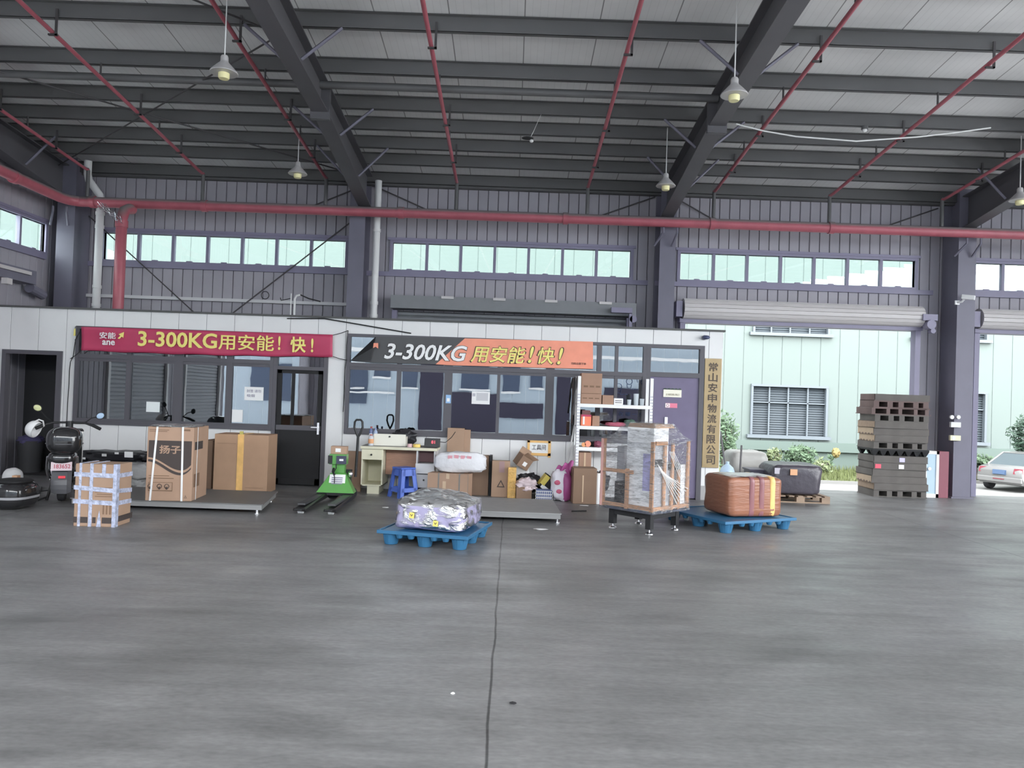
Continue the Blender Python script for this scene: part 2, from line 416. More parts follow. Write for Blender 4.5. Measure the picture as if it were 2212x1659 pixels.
clad(w, YF, -6.5, 0, WZ0, XL, axis='y', side=-1); clad(w, 2.1, YW, 3.3, WZ0, XL, axis='y', side=-1)  # unseen stretch of wall left open, added for sidelight
xs = [2.1, 2.6, 5.0, 6.2, 9.0, YW]
for i in range(0, 6, 2): clad(w, xs[i], xs[i + 1], 0, 3.3, XL, axis='y', side=-1)
struct(w.build('wall_left', [M_CLAD, M_GROOVE]))
w = MB(); clad(w, XL, -8.3, 0, 8.1, YF, side=-1); clad(w, -8.3, XR, 7.2, 8.1, YF, side=-1)
struct(w.build('wall_front', [M_CLAD, M_GROOVE]))
w = MB(); clad(w, 9.6, YW, 0, 6.5, XR, axis='y')  # unseen wall, added to cut side light from the open right end
struct(w.build('wall_right_light_stop', [M_CLAD, M_GROOVE]))

def strip_window(name, a0, a1, n, axis='x', base=YW, z0=WZ0, z1=WZ1, fw=0.055):
    root = structure(name); f = MB(); g = MB()
    def B(mb, p0, p1, q0, q1, d0, d1):
        if axis == 'x': mb.box(p0, p1, base + d0, base + d1, q0, q1)
        else: mb.box(base - d1, base - d0, p0, p1, q0, q1)
    B(f, a0 - .06, a1 + .06, z0 - .05, z0, -.034, .09); B(f, a0 - .06, a1 + .06, z1, z1 + .05, -.034, .09)
    B(f, a0 - .06, a0, z0, z1, -.03, .09); B(f, a1, a1 + .06, z0, z1, -.03, .09)
    B(f, a0 - .5 if axis == 'x' else a0, a1 + .35 if axis == 'x' else a1, z0 - .14, z0 - .05, -.06, -.001)   # girt under the sill
    B(f, a0 - .1, a1 + .1, z1 + .05, z1 + .10, -.05, -.001)
    step = (a1 - a0) / n
    for i in range(1, n): B(f, a0 + i * step - fw / 2, a0 + i * step + fw / 2, z0, z1, -.01, .07)
    for i in range(n):
        p = a0 + i * step; B(f, p + step * .42, p + step * .58, z0, z0 + .018, -.04, 0)   # catch
        B(g, p + .02, p + step - .02, z0, z1, .03, .036)
    f.build('frame', M_ALU, root); g.build('pane', M_GLASS, root)
for i, (a, b) in enumerate(WIN): strip_window('window_%d' % (i + 1), a, b, 7)
strip_window('window_5', 7.4, 14.6, 10, 'y', XL)

# columns with their rafters; the end frame stands in the left corner
def rafter_bottom(y):
    P = [(14.65, 5.14), (11.1, 5.66), (8.0, 5.86), (-8.0, 7.1)]
    for (y0, a), (y1, b) in zip(P, P[1:]):
        if y <= y0 and y >= y1: return a + (b - a) * (y - y0) / (y1 - y0)
    return P[0][1]
def column(xc, w=.30, y0=14.62, y1=15.17, inner=True):
    m = MB(); t = .02
    zt = zroof(y1) - .02
    m.box(xc - w / 2, xc + w / 2, y0, y0 + t, 0, 5.9); m.box(xc - w / 2, xc + w / 2, y1 - t, y1, 0, zt)
    m.box(xc - .012, xc + .012, y0 + t, y1 - t, 0, zt)
    m.box(xc - w / 2 - .04, xc + w / 2 + .04, y0 - .04, y1, 0, .03)
    m.box(xc - w / 2, xc + w / 2, y0 + t, y1 - t, 5.14, 5.17)
    if xc > 8 or xc < -8: m.box(xc - w / 2 + .004, xc + w / 2 - .004, y0 + t, y1 - t, 0, 5.1)
    struct(m.build('steel_column', M_STEEL, loc=None))
def rafter(xc, w=.24, braces=True):
    root = structure('roof_rafter'); m = MB(); ys = [14.64, 13.4, 12.2, 11.1, 9.5, 8.0, 4, 0, -4, -8]
    for ya, yb in zip(ys, ys[1:]):
        za, zb = rafter_bottom(ya), rafter_bottom(yb); ta, tb = zroof(ya) - .21, zroof(yb) - .21
        for x0, x1, lo in ((xc - w / 2, xc + w / 2, 0), (xc - .008, xc + .008, 1), (xc - w / 2, xc + w / 2, 2)):
            if lo == 0: q = [(za, za + .018), (zb, zb + .018)]
            elif lo == 1: q = [(za + .018, ta - .018), (zb + .018, tb - .018)]
            else: q = [(ta - .018, ta), (tb - .018, tb)]
            m.hexa([(x0, ya, q[0][0]), (x1, ya, q[0][0]), (x1, yb, q[1][0]), (x0, yb, q[1][0])], [(x0, ya, q[0][1]), (x1, ya, q[0][1]), (x1, yb, q[1][1]), (x0, yb, q[1][1])])
    for y in (11.08, 11.12):    # bolted splice plates
        m.box(xc - w / 2 - .02, xc + w / 2 + .02, y - .012, y + .012, rafter_bottom(y) - .10, zroof(y) - .2)
    m.build('beam', M_RAFTER, root)
    if braces:
        for y in (13.33, 11.86, 9.64):
            for s in (-1, 1):
                b = MB(); b.cyl((xc + s * w / 2, y, rafter_bottom(y) + .05), (xc + s * .62, y, zroof(y) - .2), .022, n=6); b.build('flange_brace', M_STEEL, root)
COLX = [-8.62, -3.06, 2.88, 8.60]
for x in COLX: column(x, .34 if x < -8 or x > 8 else .30)
for x in (-8.72, -2.92, 2.84, 8.60): rafter(x)
PUR = [15.0, 14.06, 13.33, 12.59, 11.86, 10.77, 9.64, 8.5, 7.3, 6.1, 4.8, 3.4, 2.0, 0.4, -1.2, -3, -5, -7]
for y in PUR:
    z = zroof(y); m = MB()
    m.box(XL, XR, y - .003, y + .003, z - .20, z - .005); m.box(XL, XR, y - .003, y + .06, z - .20, z - .195)
    m.box(XL, XR, y - .06, y + .003, z - .010, z - .004); m.box(XL, XR, y + .056, y + .060, z - .195, z - .18)
    struct(m.build('roof_purlin', M_PURLIN))
# round strut between the rafters, and the eave gutter beam
m = MB(); m.cyl((XL, 11.0, 6.03), (2.82, 11.0, 6.03), .055, n=14); struct(m.build('roof_tie_tube', M_PURLIN, smooth=40))
m = MB(); m.box(XL, XR, 15.06, 15.19, 5.70, 5.78); struct(m.build('eave_beam', M_PURLIN))
m = MB(); m.box(XL + .32, -3.25, 15.12, 15.19, 3.31, 3.37); struct(m.build('wall_girt', mat('girt_pale', (170, 170, 172), 0.5)))

# cross bracing rods
for p, q in (((-8.75, 14.5, zroof(14.5) - .28), (-3.1, 9.7, zroof(9.7) - .28)), ((-3.1, 14.4, zroof(14.4) - .28), (-8.75, 9.9, zroof(9.9) - .28)),
             ((-8.75, 9.8, zroof(9.8) - .28), (-3.1, 5.2, zroof(5.2) - .28)), ((-3.1, 9.7, zroof(9.7) - .28), (-8.7, 5.0, zroof(5.0) - .28)),
             ((-8.45, 15.1, 4.9), (-6.1, 15.1, 2.9)), ((-3.3, 15.1, 4.95), (-6.0, 15.1, 2.7)),
             ((-2.85, 15.14, 5.7), (-1.4, 15.14, 5.1)), ((2.7, 15.14, 5.68), (1.2, 15.14, 5.1)), ((3.15, 15.14, 5.65), (4.0, 15.14, 5.2)), ((8.3, 15.14, 5.65), (7.0, 15.14, 5.15)), ((-3.3, 15.14, 5.6), (-4.2, 15.14, 5.2))):
    m = MB(); m.cyl(p, q, .013, n=6); struct(m.build('bracing_rod', M_HANGER))

# ------------------------------------------------------------ roller shutters (closed in bay 2, rolled up in bays 3 and 4)
def jamb(root, a, b, ztop):
    for x, s in ((a, 1), (b, -1)):
        m = MB(); m.box(min(x, x + s * .10), max(x, x + s * .10), 15.02, 15.2, 0, ztop); m.build('guide_rail', M_ALU, root)
root = structure('door_4'); m = MB()
n = 34
for i in range(n):
    z0 = 0.02 + i * .095
    m.prism([(-2.3, 15.18, z0), (-2.3, 15.13, z0 + .015), (-2.3, 15.13, z0 + .07), (-2.3, 15.18, z0 + .094)], (4.5, 0, 0))
m.build('curtain', M_SHUT, root)
m = MB(); m.box(-2.4, 2.35, 14.82, 15.2, 3.27, 3.52); m.build('housing', M_SHUT, root)
for x in (-1.3, -.3, .7, 1.75):
    m = MB(); m.cbox((x, 14.80, 3.50), (.24, .03, .05)); m.build('fixing_plate', M_SHUTL, root)
jamb(root, -2.4, 2.3, 3.25)
m = MB(); m.cbox((2.05, 14.72, 3.36), (.40, .12, .10)); m.cyl((2.28, 14.7, 3.2), (2.28, 14.8, 3.2), .07); m.box(2.2, 2.26, 14.7, 14.8, 2.9, 3.3); m.build('motor', M_ALU, root)
def rolled(name, a, b):
    root = structure(name); m = MB(); r, zc, yc = .20, 3.47, 14.98
    prof = []
    for k in range(16):
        for dt, rr in ((.0, r), (.84, r * 1.01), (.90, r * .90), (.94, r * .90)):
            t = 2 * math.pi * (k + dt) / 16; prof.append((a + .03, yc + rr * math.cos(t), zc + rr * math.sin(t)))
    m.prism(prof, (b - a - .06, 0, 0)); m.build('rolled_curtain', M_SHUTL, root)
    m = MB(); m.box(a - .02, b + .02, 14.98, 15.2, 3.20, 3.28); m.build('bottom_bar', M_ALU, root)
    jamb(root, a, b, 3.2)
    m = MB(); m.box(b - .1, b + .18, 14.75, 14.9, 3.38, 3.5); m.cyl((b + .05, 14.72, 3.3), (b + .05, 14.9, 3.3), .09); m.cyl((b + .1, 14.75, 3.18), (b + .1, 14.85, 3.18), .05)
    m.box(a - .12, a, 14.85, 15.1, 3.3, 3.6); m.build('motor', M_ALU, root)
rolled('door_5', *DOORS[1]); rolled('door_6', *DOORS[2])
for i, (a, b) in enumerate(((6.2, 9.0), (2.6, 5.0))):      # shutters in the left wall
    root = structure('door_%d' % (7 + i)); m = MB()
    for k in range(35):
        z0 = .02 + k * .094; m.prism([(XL - .05, a, z0), (XL - .02, a, z0 + .015), (XL - .02, a, z0 + .07), (XL - .05, a, z0 + .093)], (0, b - a, 0))
    m.build('curtain', mat('side_shutter_grey', (146, 148, 152), 0.45), root)
    m = MB(); m.box(XL, XL + .06, a - .1, a, 0, 3.3); m.box(XL, XL + .06, b, b + .1, 0, 3.3); m.build('guide_rail', M_WHITE, root)
m = MB(); m.box(XL, XL + .32, 8.6, 13.9, 3.36, 3.60); m.box(XL + .32, XL + .36, 8.6, 13.7, 3.50, 3.56, 1)
m.cyl((XL + .2, 13.9, 3.3), (XL + .2, 14.3, 3.22), .09); m.cbox((XL + .45, 12.9, 3.28), (.1, .14, .1), mi=1)
struct(m.build('shutter_box', [M_STEEL, M_SHUTL]))

# ------------------------------------------------------------ office cabin along the back of the hall
CX0, CX1, CYB = XL, 3.56, 14.2
D1, W1, D2, W2, D3 = (-8.66, -7.64), (-7.42, -4.05), (-4.05, -3.13), (-2.82, 2.27), (2.27, 3.25)
WT, WB, DT1 = 2.58, 0.92, 2.14
w = MB(); P = .475
for a, b, z0, z1 in ((CX0, D1[0], 0, ROOF_C), (D1[0], D1[1], DT1, ROOF_C), (D1[1], W1[0], 0, ROOF_C), (W1[0], W1[1], 0, WB), (W1[0], D2[1], WT, ROOF_C),
                     (D2[1], W2[0], 0, ROOF_C), (W2[0], W2[1], 0, WB), (W2[0], D3[1], 2.61, ROOF_C), (D3[1], CX1, 0, ROOF_C)):
    clad(w, a, b, z0, z1, YC, P, .006, .006)
clad(w, YC + .075, CYB, 0, ROOF_C, CX1, P, .006, .006, 'y', .07, -1)
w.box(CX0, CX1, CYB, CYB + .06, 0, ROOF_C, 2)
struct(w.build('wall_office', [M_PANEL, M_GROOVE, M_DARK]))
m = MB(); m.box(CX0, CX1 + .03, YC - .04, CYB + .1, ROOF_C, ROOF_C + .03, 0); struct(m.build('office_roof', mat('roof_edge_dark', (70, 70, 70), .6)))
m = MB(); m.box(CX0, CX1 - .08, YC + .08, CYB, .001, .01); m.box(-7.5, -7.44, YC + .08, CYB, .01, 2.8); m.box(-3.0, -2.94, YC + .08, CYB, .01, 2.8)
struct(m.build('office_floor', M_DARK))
m = MB(); m.box(D3[1] + .0, CX1 + .004, YC - .006, YC, 0, .24); struct(m.build('baseboard_office', mat('plinth_grey', (140, 138, 138), .6)))

def office_window(name, x0, x1, z0, z1, mull, trans, fw=.05, skip=()):
    root = structure(name); f = MB(); g = MB()
    ya, yb = YC - .035, YC + .07
    f.box(x0, x1, ya, yb, z0, z0 + .06); f.box(x0, x1, ya, yb, z1 - .05, z1)
    f.box(x0, x0 + .06, ya + .003, yb - .003, z0, z1); f.box(x1 - .06, x1, ya + .003, yb - .003, z0, z1)
    f.box(x0, x1, ya + .005, yb, trans - .05, trans + .02)
    for a, b in mull: f.box(a, b, ya + .01, yb, z0, z1)
    edges = [x0] + [q for ab in mull for q in ab] + [x1]
    for i in range(0, len(edges), 2):
        a, b = edges[i], edges[i + 1]
        g.box(a, b, YC + .01, YC + .016, z0 + .03, trans); g.box(a, b, YC + .012, YC + .018, trans, z1 - .02)
        f.box(a, b, ya + .02, YC + .03, trans - .10, trans - .05); f.box(a, b, ya + .02, YC + .03, z0 + .06, z0 + .10)   # sash rails
    f.build('frame', M_FRAME, root); g.build('pane', M_OGLASS, root); return root
def cxr(*px): return [(at(a, 820, YC)[0], at(b, 820, YC)[0]) for a, b in px]
office_window('window_6', W1[0], W1[1], WB, WT, cxr((273, 283), (376, 395), (489, 502)), 2.09)
office_window('window_7', W2[0], W2[1], WB - .01, 2.61, cxr((857, 866), (960, 977), (1074, 1081), (1179, 1197), (1288, 1298), (1327, 1334)), 2.10)
# left door: an open dark doorway with a frame
root = structure('door_1'); m = MB()
m.box(D1[0], D1[0] + .07, YC - .03, YC + .08, 0, DT1); m.box(D1[1] - .09, D1[1], YC - .03, YC + .08, 0, DT1); m.box(D1[0] + .07, D1[1] - .09, YC - .03, YC + .08, DT1 - .07, DT1)
m.build('frame', M_FRAME, root)
# glazed office door
root = structure('door_2'); m = MB(); x0, x1 = D2
m.box(x0 + .001, x0 + .06, YC - .03, YC + .08, 0, WT); m.box(x1 - .07, x1, YC - .03, YC + .08, 0, WT); m.box(x0 + .06, x1 - .07, YC - .03, YC + .08, WT - .05, WT); m.box(x0 + .06, x1 - .07, YC - .03, YC + .08, 1.96, 2.02)
m.build('frame', M_FRAME, root)
m = MB(); a, b = x0 + .07, x1 - .09
for p in ((a, b, 1.90, 1.96), (a, b, .02, .12), (a, a + .07, .02, 1.96), (b - .07, b, .02, 1.96), (a + .24, a + .29, 1.0, 1.9)): m.box(p[0], p[1], YC, YC + .05, p[2], p[3])
m.box(a, b, YC - .005, YC + .05, .94, 1.02, 1); m.box(a + .05, b - .05, YC + .01, YC + .04, .1, .95, 0)
lf = m.build('leaf', [M_BLACKM, M_FRAME], root)
m = MB(); m.box(a + .05, b - .05, YC + .02, YC + .026, 1.0, 1.92); m.box(x0 + .05, x1 - .06, YC + .02, YC + .026, 2.02, WT - .04); m.build('pane', M_OGLASS, root)
m = MB(); m.cbox((b - .035, YC - .02, .98), (.035, .03, .20)); m.cyl((b - .035, YC - .03, 1.0), (b - .035, YC - .06, 1.0), .010); m.cbox((b - .09, YC - .06, 1.0), (.12, .018, .018)); m.build('handle', M_CHROME, root)
# steel security door at the right end
root = structure('door_3'); m = MB(); x0, x1 = D3; M_SDOOR = mat('security_door_paint', (92, 84, 110), .45, noise=.05)
m.box(x0 + .001, x0 + .07, YC - .031, YC + .079, 0, 2.61); m.box(x1 - .08, x1, YC - .03, YC + .08, 0, 2.61); m.box(x0 + .07, x1 - .08, YC - .03, YC + .08, 2.06, 2.14); m.box(x0 + .07, x1 - .08, YC - .03, YC + .08, 2.55, 2.61)
m.build('frame', M_FRAME, root)
m = MB(); m.box(x0 + .07, x1 - .08, YC - .005, YC + .05, .02, 2.06); m.build('leaf', M_SDOOR, root)
m = MB(); m.box(x0 + .05, x1 - .06, YC + .02, YC + .026, 2.12, 2.57); m.build('pane', M_OGLASS, root)
m = MB(); hx, hz = at(1438, 915, YC); m.cbox((hx + .0, YC - .015, hz), (.05, .03, .22)); m.cyl((hx, YC - .03, hz - .03), (hx, YC - .07, hz - .03), .012); m.cbox((hx + .06, YC - .07, hz - .03), (.13, .02, .02)); m.build('handle', M_CHROME, root)

# ------------------------------------------------------------ outside: yard one dock height below the hall floor, building opposite on both sides
GZ = -1.3
struct(MB().box(-120, 120, -90, 15.3, GZ - .2, GZ).build('ground', mat('yard_concrete', (206, 204, 202), .8, noise=.06, nscale=.5)))
struct(MB().box(-120, 120, 15.3, 90, GZ - .2, GZ).build('pavement', mat('yard_concrete_dimmed', (240, 240, 236), .8, noise=.06, nscale=.5, k=4.4)))  # same yard ground, darkened so daylight does not burn it out; front stays pale
YB = 36.0
w = MB()
ox0, oz0 = at(1622, 945, YB)[0], 0.15
x1, z1 = at(1785, 940, YB); xa, za = at(1622, 829, YB); zb2 = at(1700, 943, YB)[1]
BW = [(xa, x1), (at(1968, 900, YB)[0], at(2129, 900, YB)[0])]; BW.append((2 * BW[1][0] - BW[0][0], 2 * BW[1][1] - BW[0][1]))
sp = BW[1][0] - BW[0][0]
for k in range(1, 7): BW.append((BW[0][0] - sp * k, BW[0][1] - sp * k))
BW.sort(); lz0, lz1 = zb2, za; uz0 = at(1700, 722, YB)[1]; uz1 = uz0 + 2.2
for z0, z1 in ((GZ, lz0), (lz1, uz0), (uz1, 14)): clad(w, -60, 60, z0, z1, YB, .9, .02, .02)
for z0, z1 in ((lz0, lz1), (uz0, uz1)):
    xs = [-60] + [q for a in BW for q in a] + [60]
    for i in range(0, len(xs), 2): clad(w, xs[i], xs[i + 1], z0, z1, YB, .9, .02, .02)
w.box(-60, 60, YB - .25, YB, -.45, -.02, 2); w.box(-60, 60, YB - .06, YB, GZ, -.45, 2)
struct(w.build('neighbour_wall', [M_FACADE, mat('facade_joint', (224, 248, 244), .6, k=7.2), M_PLINTH]))
M_BLIND = mat('grey_blind', (128, 146, 160), .6, k=6.0); M_BFR = mat('facade_window_frame', (205, 222, 236), .5, k=6.4)
for zz0, zz1 in ((lz0, lz1), (uz0, uz1)):
    for a, b in BW:
        root = structure('neighbour_window'); f = MB()
        for x in (a, b - .1): f.box(x, x + .1, YB - .115, YB + .095, zz0 + .06, zz1 - .11)
        f.box(a, b, YB - .12, YB + .1, zz1 - .1, zz1); f.box(a - .15, b + .15, YB - .2, YB + .1, zz0 - .1, zz0 + .05)
        for q in (.245, .49, .745): f.box(a + (b - a) * q - .03, a + (b - a) * q + .03, YB - .02, YB + .08, zz0, zz1)
        f.box(a, b, YB - .02, YB + .08, zz0 + (zz1 - zz0) * .64, zz0 + (zz1 - zz0) * .64 + .05)
        f.build('frame', M_BFR, root)
        s = MB(); h = (zz1 - zz0) / 22
        for k in range(22): s.prism([(a, YB + .16, zz0 + k * h), (a, YB + .10, zz0 + k * h), (a, YB + .16, zz0 + k * h + h)], (b - a, 0, 0))
        s.build('blind', M_BLIND, root)
# building across the yard behind the camera (seen only mirrored in the office glass)
w = MB(); clad(w, -45, 45, GZ, 9, -24, .9, .02, .02, side=-1)
for x0, x1, z0, z1, k in ((-10.4, -9.7, 1.9, 3.4, 2), (-9.0, -8.0, 2.6, 3.3, 2), (-7.1, -6.2, 2.0, 3.2, 2), (-6.0, -4.5, -1.3, 9, 3), (-3.9, -.9, -1.3, 1.75, 3), (-3.3, -1.5, 2.0, 3.6, 2), (-.6, .5, 1.9, 3.6, 2), (-.8, 2.1, .2, 1.2, 3), (1.2, 2.0, 2.2, 3.4, 2), (2.9, 3.8, -1, 3, 3), (4.4, 5.4, 2, 3.4, 2), (6.0, 8.6, -1.3, 2.4, 3)):
    w.box(x0, x1, -24, -23.88, z0, z1, k)
    if k == 2: w.box(x0 - .1, x1 + .1, -23.98, -23.8, z0 - .12, z0, 1); w.box(x0 - .1, x1 + .1, -23.98, -23.84, z1, z1 + .1, 1)
for x in list(range(-42, -11, 5)) + list(range(11, 44, 5)): w.box(x, x + 2.6, -24, -23.9, .8, 3.2, 2)
w.box(-10.8, -7.6, -24, -23.5, 1.5, 1.62, 1); w.box(-45, 45, -24, -22.9, 4.2, 4.4, 1)
struct(w.build('facing_wall', [M_FACING, M_WHITE, mat('dark_blue_glass', (70, 80, 100), .2), mat('dark_purple_opening', (48, 44, 62), .6)]))
# ------------------------------------------------------------ fire main, sprinkler branches, downpipes
ORD = ['first', 'second', 'third', 'fourth', 'fifth', 'sixth', 'seventh', 'eighth', 'ninth', 'tenth', 'eleventh', 'twelfth', 'thirteenth', 'fourteenth', 'fifteenth', 'sixteenth', 'seventeenth']
MY, MZ = 14.42, 5.02
t = thing('fire_main_pipe', 'thick red fire main pipe running level along the whole back wall', 'pipe', (0, MY, MZ))
m = MB(); m.cyl((-8.25, 0, 0), (14.2, 0, 0), .095, n=20); m.build('pipe', M_REDPIPE, t, smooth=40)
for x in (-8.0, -5.9, -2.2, 0.9, 3.66, 5.9):
    m = MB(); m.cyl((x - .05, 0, 0), (x + .05, 0, 0), .112, n=20); m.build('coupling', M_REDPIPE, t, smooth=40)
for x in COLX[2:] + [COLX[0]]:
    for s in (-1, 1):
        m = MB(); m.tube([(x + s * .13, 0, -.10), (x + s * .13, .0, -.2), (x + s * .17 - .1, .165, -.42)], .022, 6); m.build('bracket', M_STEEL, t)
t = thing('fire_main_pipe', 'red fire main pipe running along the left wall into the corner', 'pipe', (-8.25, MY, MZ))
m = MB(); m.tube([(-.0, 0, 0), (-.14, -.10, 0), (-.2, -.3, 0), (-.2, -20, .2)], .095, 18); m.build('pipe', M_REDPIPE, t, smooth=50)
for y in (-1.6, -3.4):
    m = MB(); m.cyl((-.2, y - .05, .0), (-.2, y + .05, .0), .11, n=18); m.build('coupling', M_REDPIPE, t, smooth=40)
rx = at(280, 580, 14.42)[0]
t = thing('fire_riser_pipe', 'thick vertical red riser pipe with frayed wire at its top', 'pipe', (rx, 14.06, ROOF_C + .03))
m = MB(); m.tube([(0, 0, 0), (0, 0, 1.75), (0, .08, 1.92), (0, .25, 2.0), (0, .36, 2.02)], .095, 18); m.build('pipe', M_REDPIPE, t, smooth=50)
m = MB(); m.cyl((0, 0, 1.60), (0, 0, 1.72), .11, n=18); m.build('coupling', M_REDPIPE, t, smooth=40)
m = MB()
for k in range(9):
    a = k * .7; m.tube([(-.35 + .09 * math.sin(a * 3 + j) * .6 + j * .055, -.115 - .015 * math.cos(a + j), 1.98 - .02 * j + .05 * math.sin(a + j * 1.3) - .02 * j) for j in range(8)], .005, 4)
m.build('wire', M_CHROME, t)
BX = [-8.12, -5.95, -3.63, -1.17, 1.30, 3.68, 5.86, 7.98]
NMS = ['running nearest the left wall', 'second from the left wall', 'crossing left of the left rafter', 'over the middle bay on its left half', 'over the middle bay on its right half',
       'just right of the right rafter', 'over the middle of the right bay', 'ending by the right column', 'beyond the right column', 'farthest right of all']
for i, x in enumerate(BX):
    t = thing('sprinkler_branch_pipe', 'thin red sprinkler branch pipe ' + NMS[i], 'pipe', (x, 14.42, 5.115), 0, 'sprinkler branch pipes under the roof')
    def zb(y): return 5.60 + .088 * (14.55 - y) - 5.115
    yend = -6.0
    m = MB(); m.tube([(0, 0, .50), (0, -.02, .52), (0, -.06, zb(14.3))] + [(0, y - 14.42, zb(y)) for y in (14.2, 10, 5, yend)], .029, 10); m.build('pipe', M_REDPIPE, t, smooth=50)
    m = MB(); m.cyl((0, 0, 0), (0, 0, .50), .034, n=10); m.build('drop_pipe', M_PURLIN, t, smooth=50)
    for y in (13.33, 11.86, 9.64, 7.3, 4.8):
        top = zroof(y) - .10 - 5.115; m = MB(); yy = y - 14.42 - .03
        m.box(.045, .075, yy - .012, yy + .003, zb(y) - .05, top); m.box(-.04, .075, yy - .012, yy + .02, zb(y) - .05, zb(y) - .03)
        m.build('hanger', M_HANGER, t)
    for y in (12.59, 10.77, 8.5):
        m = MB(); m.cyl((.0, y - 14.42, zb(y)), (.0, y - 14.42, zroof(y) - .18 - 5.115), .014, n=6); m.build('hanger', M_HANGER, t)
# rainwater downpipes
def downpipe(label, pts, r, rings):
    p0 = Vector(pts[0]); t = thing('downpipe', label, 'pipe', p0, 0, 'white plastic downpipes')
    m = MB(); m.tube([Vector(p) - p0 for p in pts], r, 16); m.build('pipe', M_PVC, t, smooth=50)
    for z in rings:
        m = MB(); m.cyl((0, 0, z - p0.z - .03), (0, 0, z - p0.z + .03), r + .012, n=16); m.build('coupling', M_PVC, t, smooth=40)
xa = at(212, 560, 14.62)[0]
downpipe('white plastic downpipe with a bent top near the left corner', [(xa, 14.62, 0), (xa, 14.62, 5.10), (xa - .02, 14.62, 5.2), (xa - .24, 14.62, 5.48), (xa - .27, 14.62, 5.6), (xa - .27, 14.62, 5.85)], .07, (3.1, 3.45, 4.6, 4.85))
xa = at(811, 560, 14.80)[0]
downpipe('straight white plastic downpipe beside the left inner column', [(xa, 14.82, 0), (xa, 14.82, 5.72)], .068, (3.1, 3.35, 4.75))
x, z = at(637, 640, 14.15)
t = thing('cable_conduit', 'white conduit pipe with a hooked top standing on the office roof', 'pipe', (x, 14.15, ROOF_C + .03))
m = MB(); h = z - ROOF_C; m.tube([(0, 0, 0), (0, 0, h - .08), (.03, 0, h - .02), (.10, 0, h)], .022, 8); m.tube([(-.07, 0, 0), (-.07, 0, h + .02)], .012, 6)
m.build('pipe', M_PVC, t, smooth=50)
m = MB(); m.tube([(.10, 0, h), (.25, .04, h - .06), (.45, .1, h - .10)], .012, 6); m.tube([(-.1, .1, h - .06), (-.4, .5, h - .06), (-.45, .6, h)], .008, 5); m.build('cable', M_BLACKM, t)
x, z = at(571, 637, 15.1)
o = MB(); o.tube([(.075 * math.cos(a), 0, .075 * math.sin(a)) for a in [k * math.pi / 10 for k in range(20)]], .008, 5, closed=True)
tag(o.build('cable_coil', M_BLACKM, loc=(x, 15.15, z)), 'small coil of black cable hung on the left back wall', 'cable')

# ------------------------------------------------------------ pendant lamps
M_SHADE = mat('lamp_shade_grey', (150, 148, 148), .3, noise=.08); M_BULB = mat('lamp_diffuser_cream', (214, 196, 140), .45)
def lamp():
    t = thing('pendant_lamp', 'pendant', 'lamp', (0, 0, 0), 0, 'pendant lamps below the roof')
    m = MB(); m.lathe([(.155, -.02), (.16, -.012), (.145, .01), (.085, .075), (.05, .11), (.045, .125), (.04, .12), (.05, .1), (.08, .065), (.14, 0), (.155, -.02)], n=32); m.build('shade', M_SHADE, t, smooth=50)
    m = MB(); m.lathe([(0, .19), (.035, .19), (.045, .17), (.045, .115), (0, .115)], n=20); m.build('socket', M_SHADE, t, smooth=30)
    m = MB(); m.lathe([(0, -.085), (.055, -.085), (.064, -.07), (.064, .02), (.05, .06), (0, .06)], n=24); m.build('bulb', M_BULB, t, smooth=40)
    m = MB(); m.cyl((0, 0, .19), (0, 0, 1.0), .008, n=8); m.build('rod', M_PVC, t)
    return t
L0 = lamp(); first = True
for px, py, Y, lb in ((484, 155, 8.95, 'grey cone pendant lamp in front of the left rafter, upper and nearer one'), (643, 374, 12.95, 'small grey pendant lamp hanging beside the foot of the left rafter'),
                      (1586, 203, 8.95, 'grey cone pendant lamp in front of the right rafter splice'), (1438, 400, 12.55, 'small grey pendant lamp hanging left of the right rafter foot'),
                      (2203, 431, 12.4, 'pendant lamp cut by the right edge, beside the far right rafter')):
    x, z = at(px, py, Y)
    if first: o = L0; o.location = (x, Y, z); o['label'] = lb; first = False
    else: o = dup(L0, (x, Y, z), 0, lb)
    rod = [c for c in o.children if c.name.startswith('rod')][0]
    rod.data = rod.data.copy(); top = zroof(Y) - .02 - z
    for v in rod.data.vertices:
        if v.co.z > .5: v.co.z = top
x, z = at(1145, 292, 11.0)
t = thing('broken_lamp', 'small broken lamp dangling on a thin cord under the roof', 'lamp', (x, 11.4, z + .1))
m = MB(); m.tube([(.17, .46, zroof(11.86) - .19 - z - .1), (.06, .05, .12), (0.02, 0, .02)], .004, 5); m.build('cord', M_PVC, t)
m = MB(); m.ell((-.03, 0, -.01), (.09, .05, .022)); m.build('shade', M_BLACKM, t, smooth=60)
m = MB(); m.ell((.03, 0, -.05), (.03, .03, .025)); m.build('bulb', M_PVC, t, smooth=60)
# sagging white cable across the right bay, small roof lamp
p = [(1590, 268, 11.3), (1650, 283, 11.3), (1720, 295, 11.3), (1850, 305, 11.3), (1980, 296, 11.3), (2060, 287, 11.3), (2140, 276, 11.3)]
pts = [Vector((at(a, b, Y)[0], Y, at(a, b, Y)[1])) for a, b, Y in p]
m = MB(); m.tube([q - pts[0] for q in pts], .011, 6); tag(m.build('sagging_cable', M_PVC, loc=pts[0]), 'white cable sagging across the right roof bay', 'cable')
x, z = at(1867, 316, 11.86)
t = thing('bulkhead_lamp', 'small round lamp fixed under a purlin in the right bay', 'lamp', (x, 11.86, zroof(11.86) - .2))
m = MB(); m.lathe([(0, -.0), (.05, -.0), (.05, -.05), (0, -.05)], n=16); m.build('base', M_PURLIN, t); m = MB(); m.ell((0, 0, -.06), (.035, .035, .035)); m.build('bulb', M_WHITE, t, smooth=60)

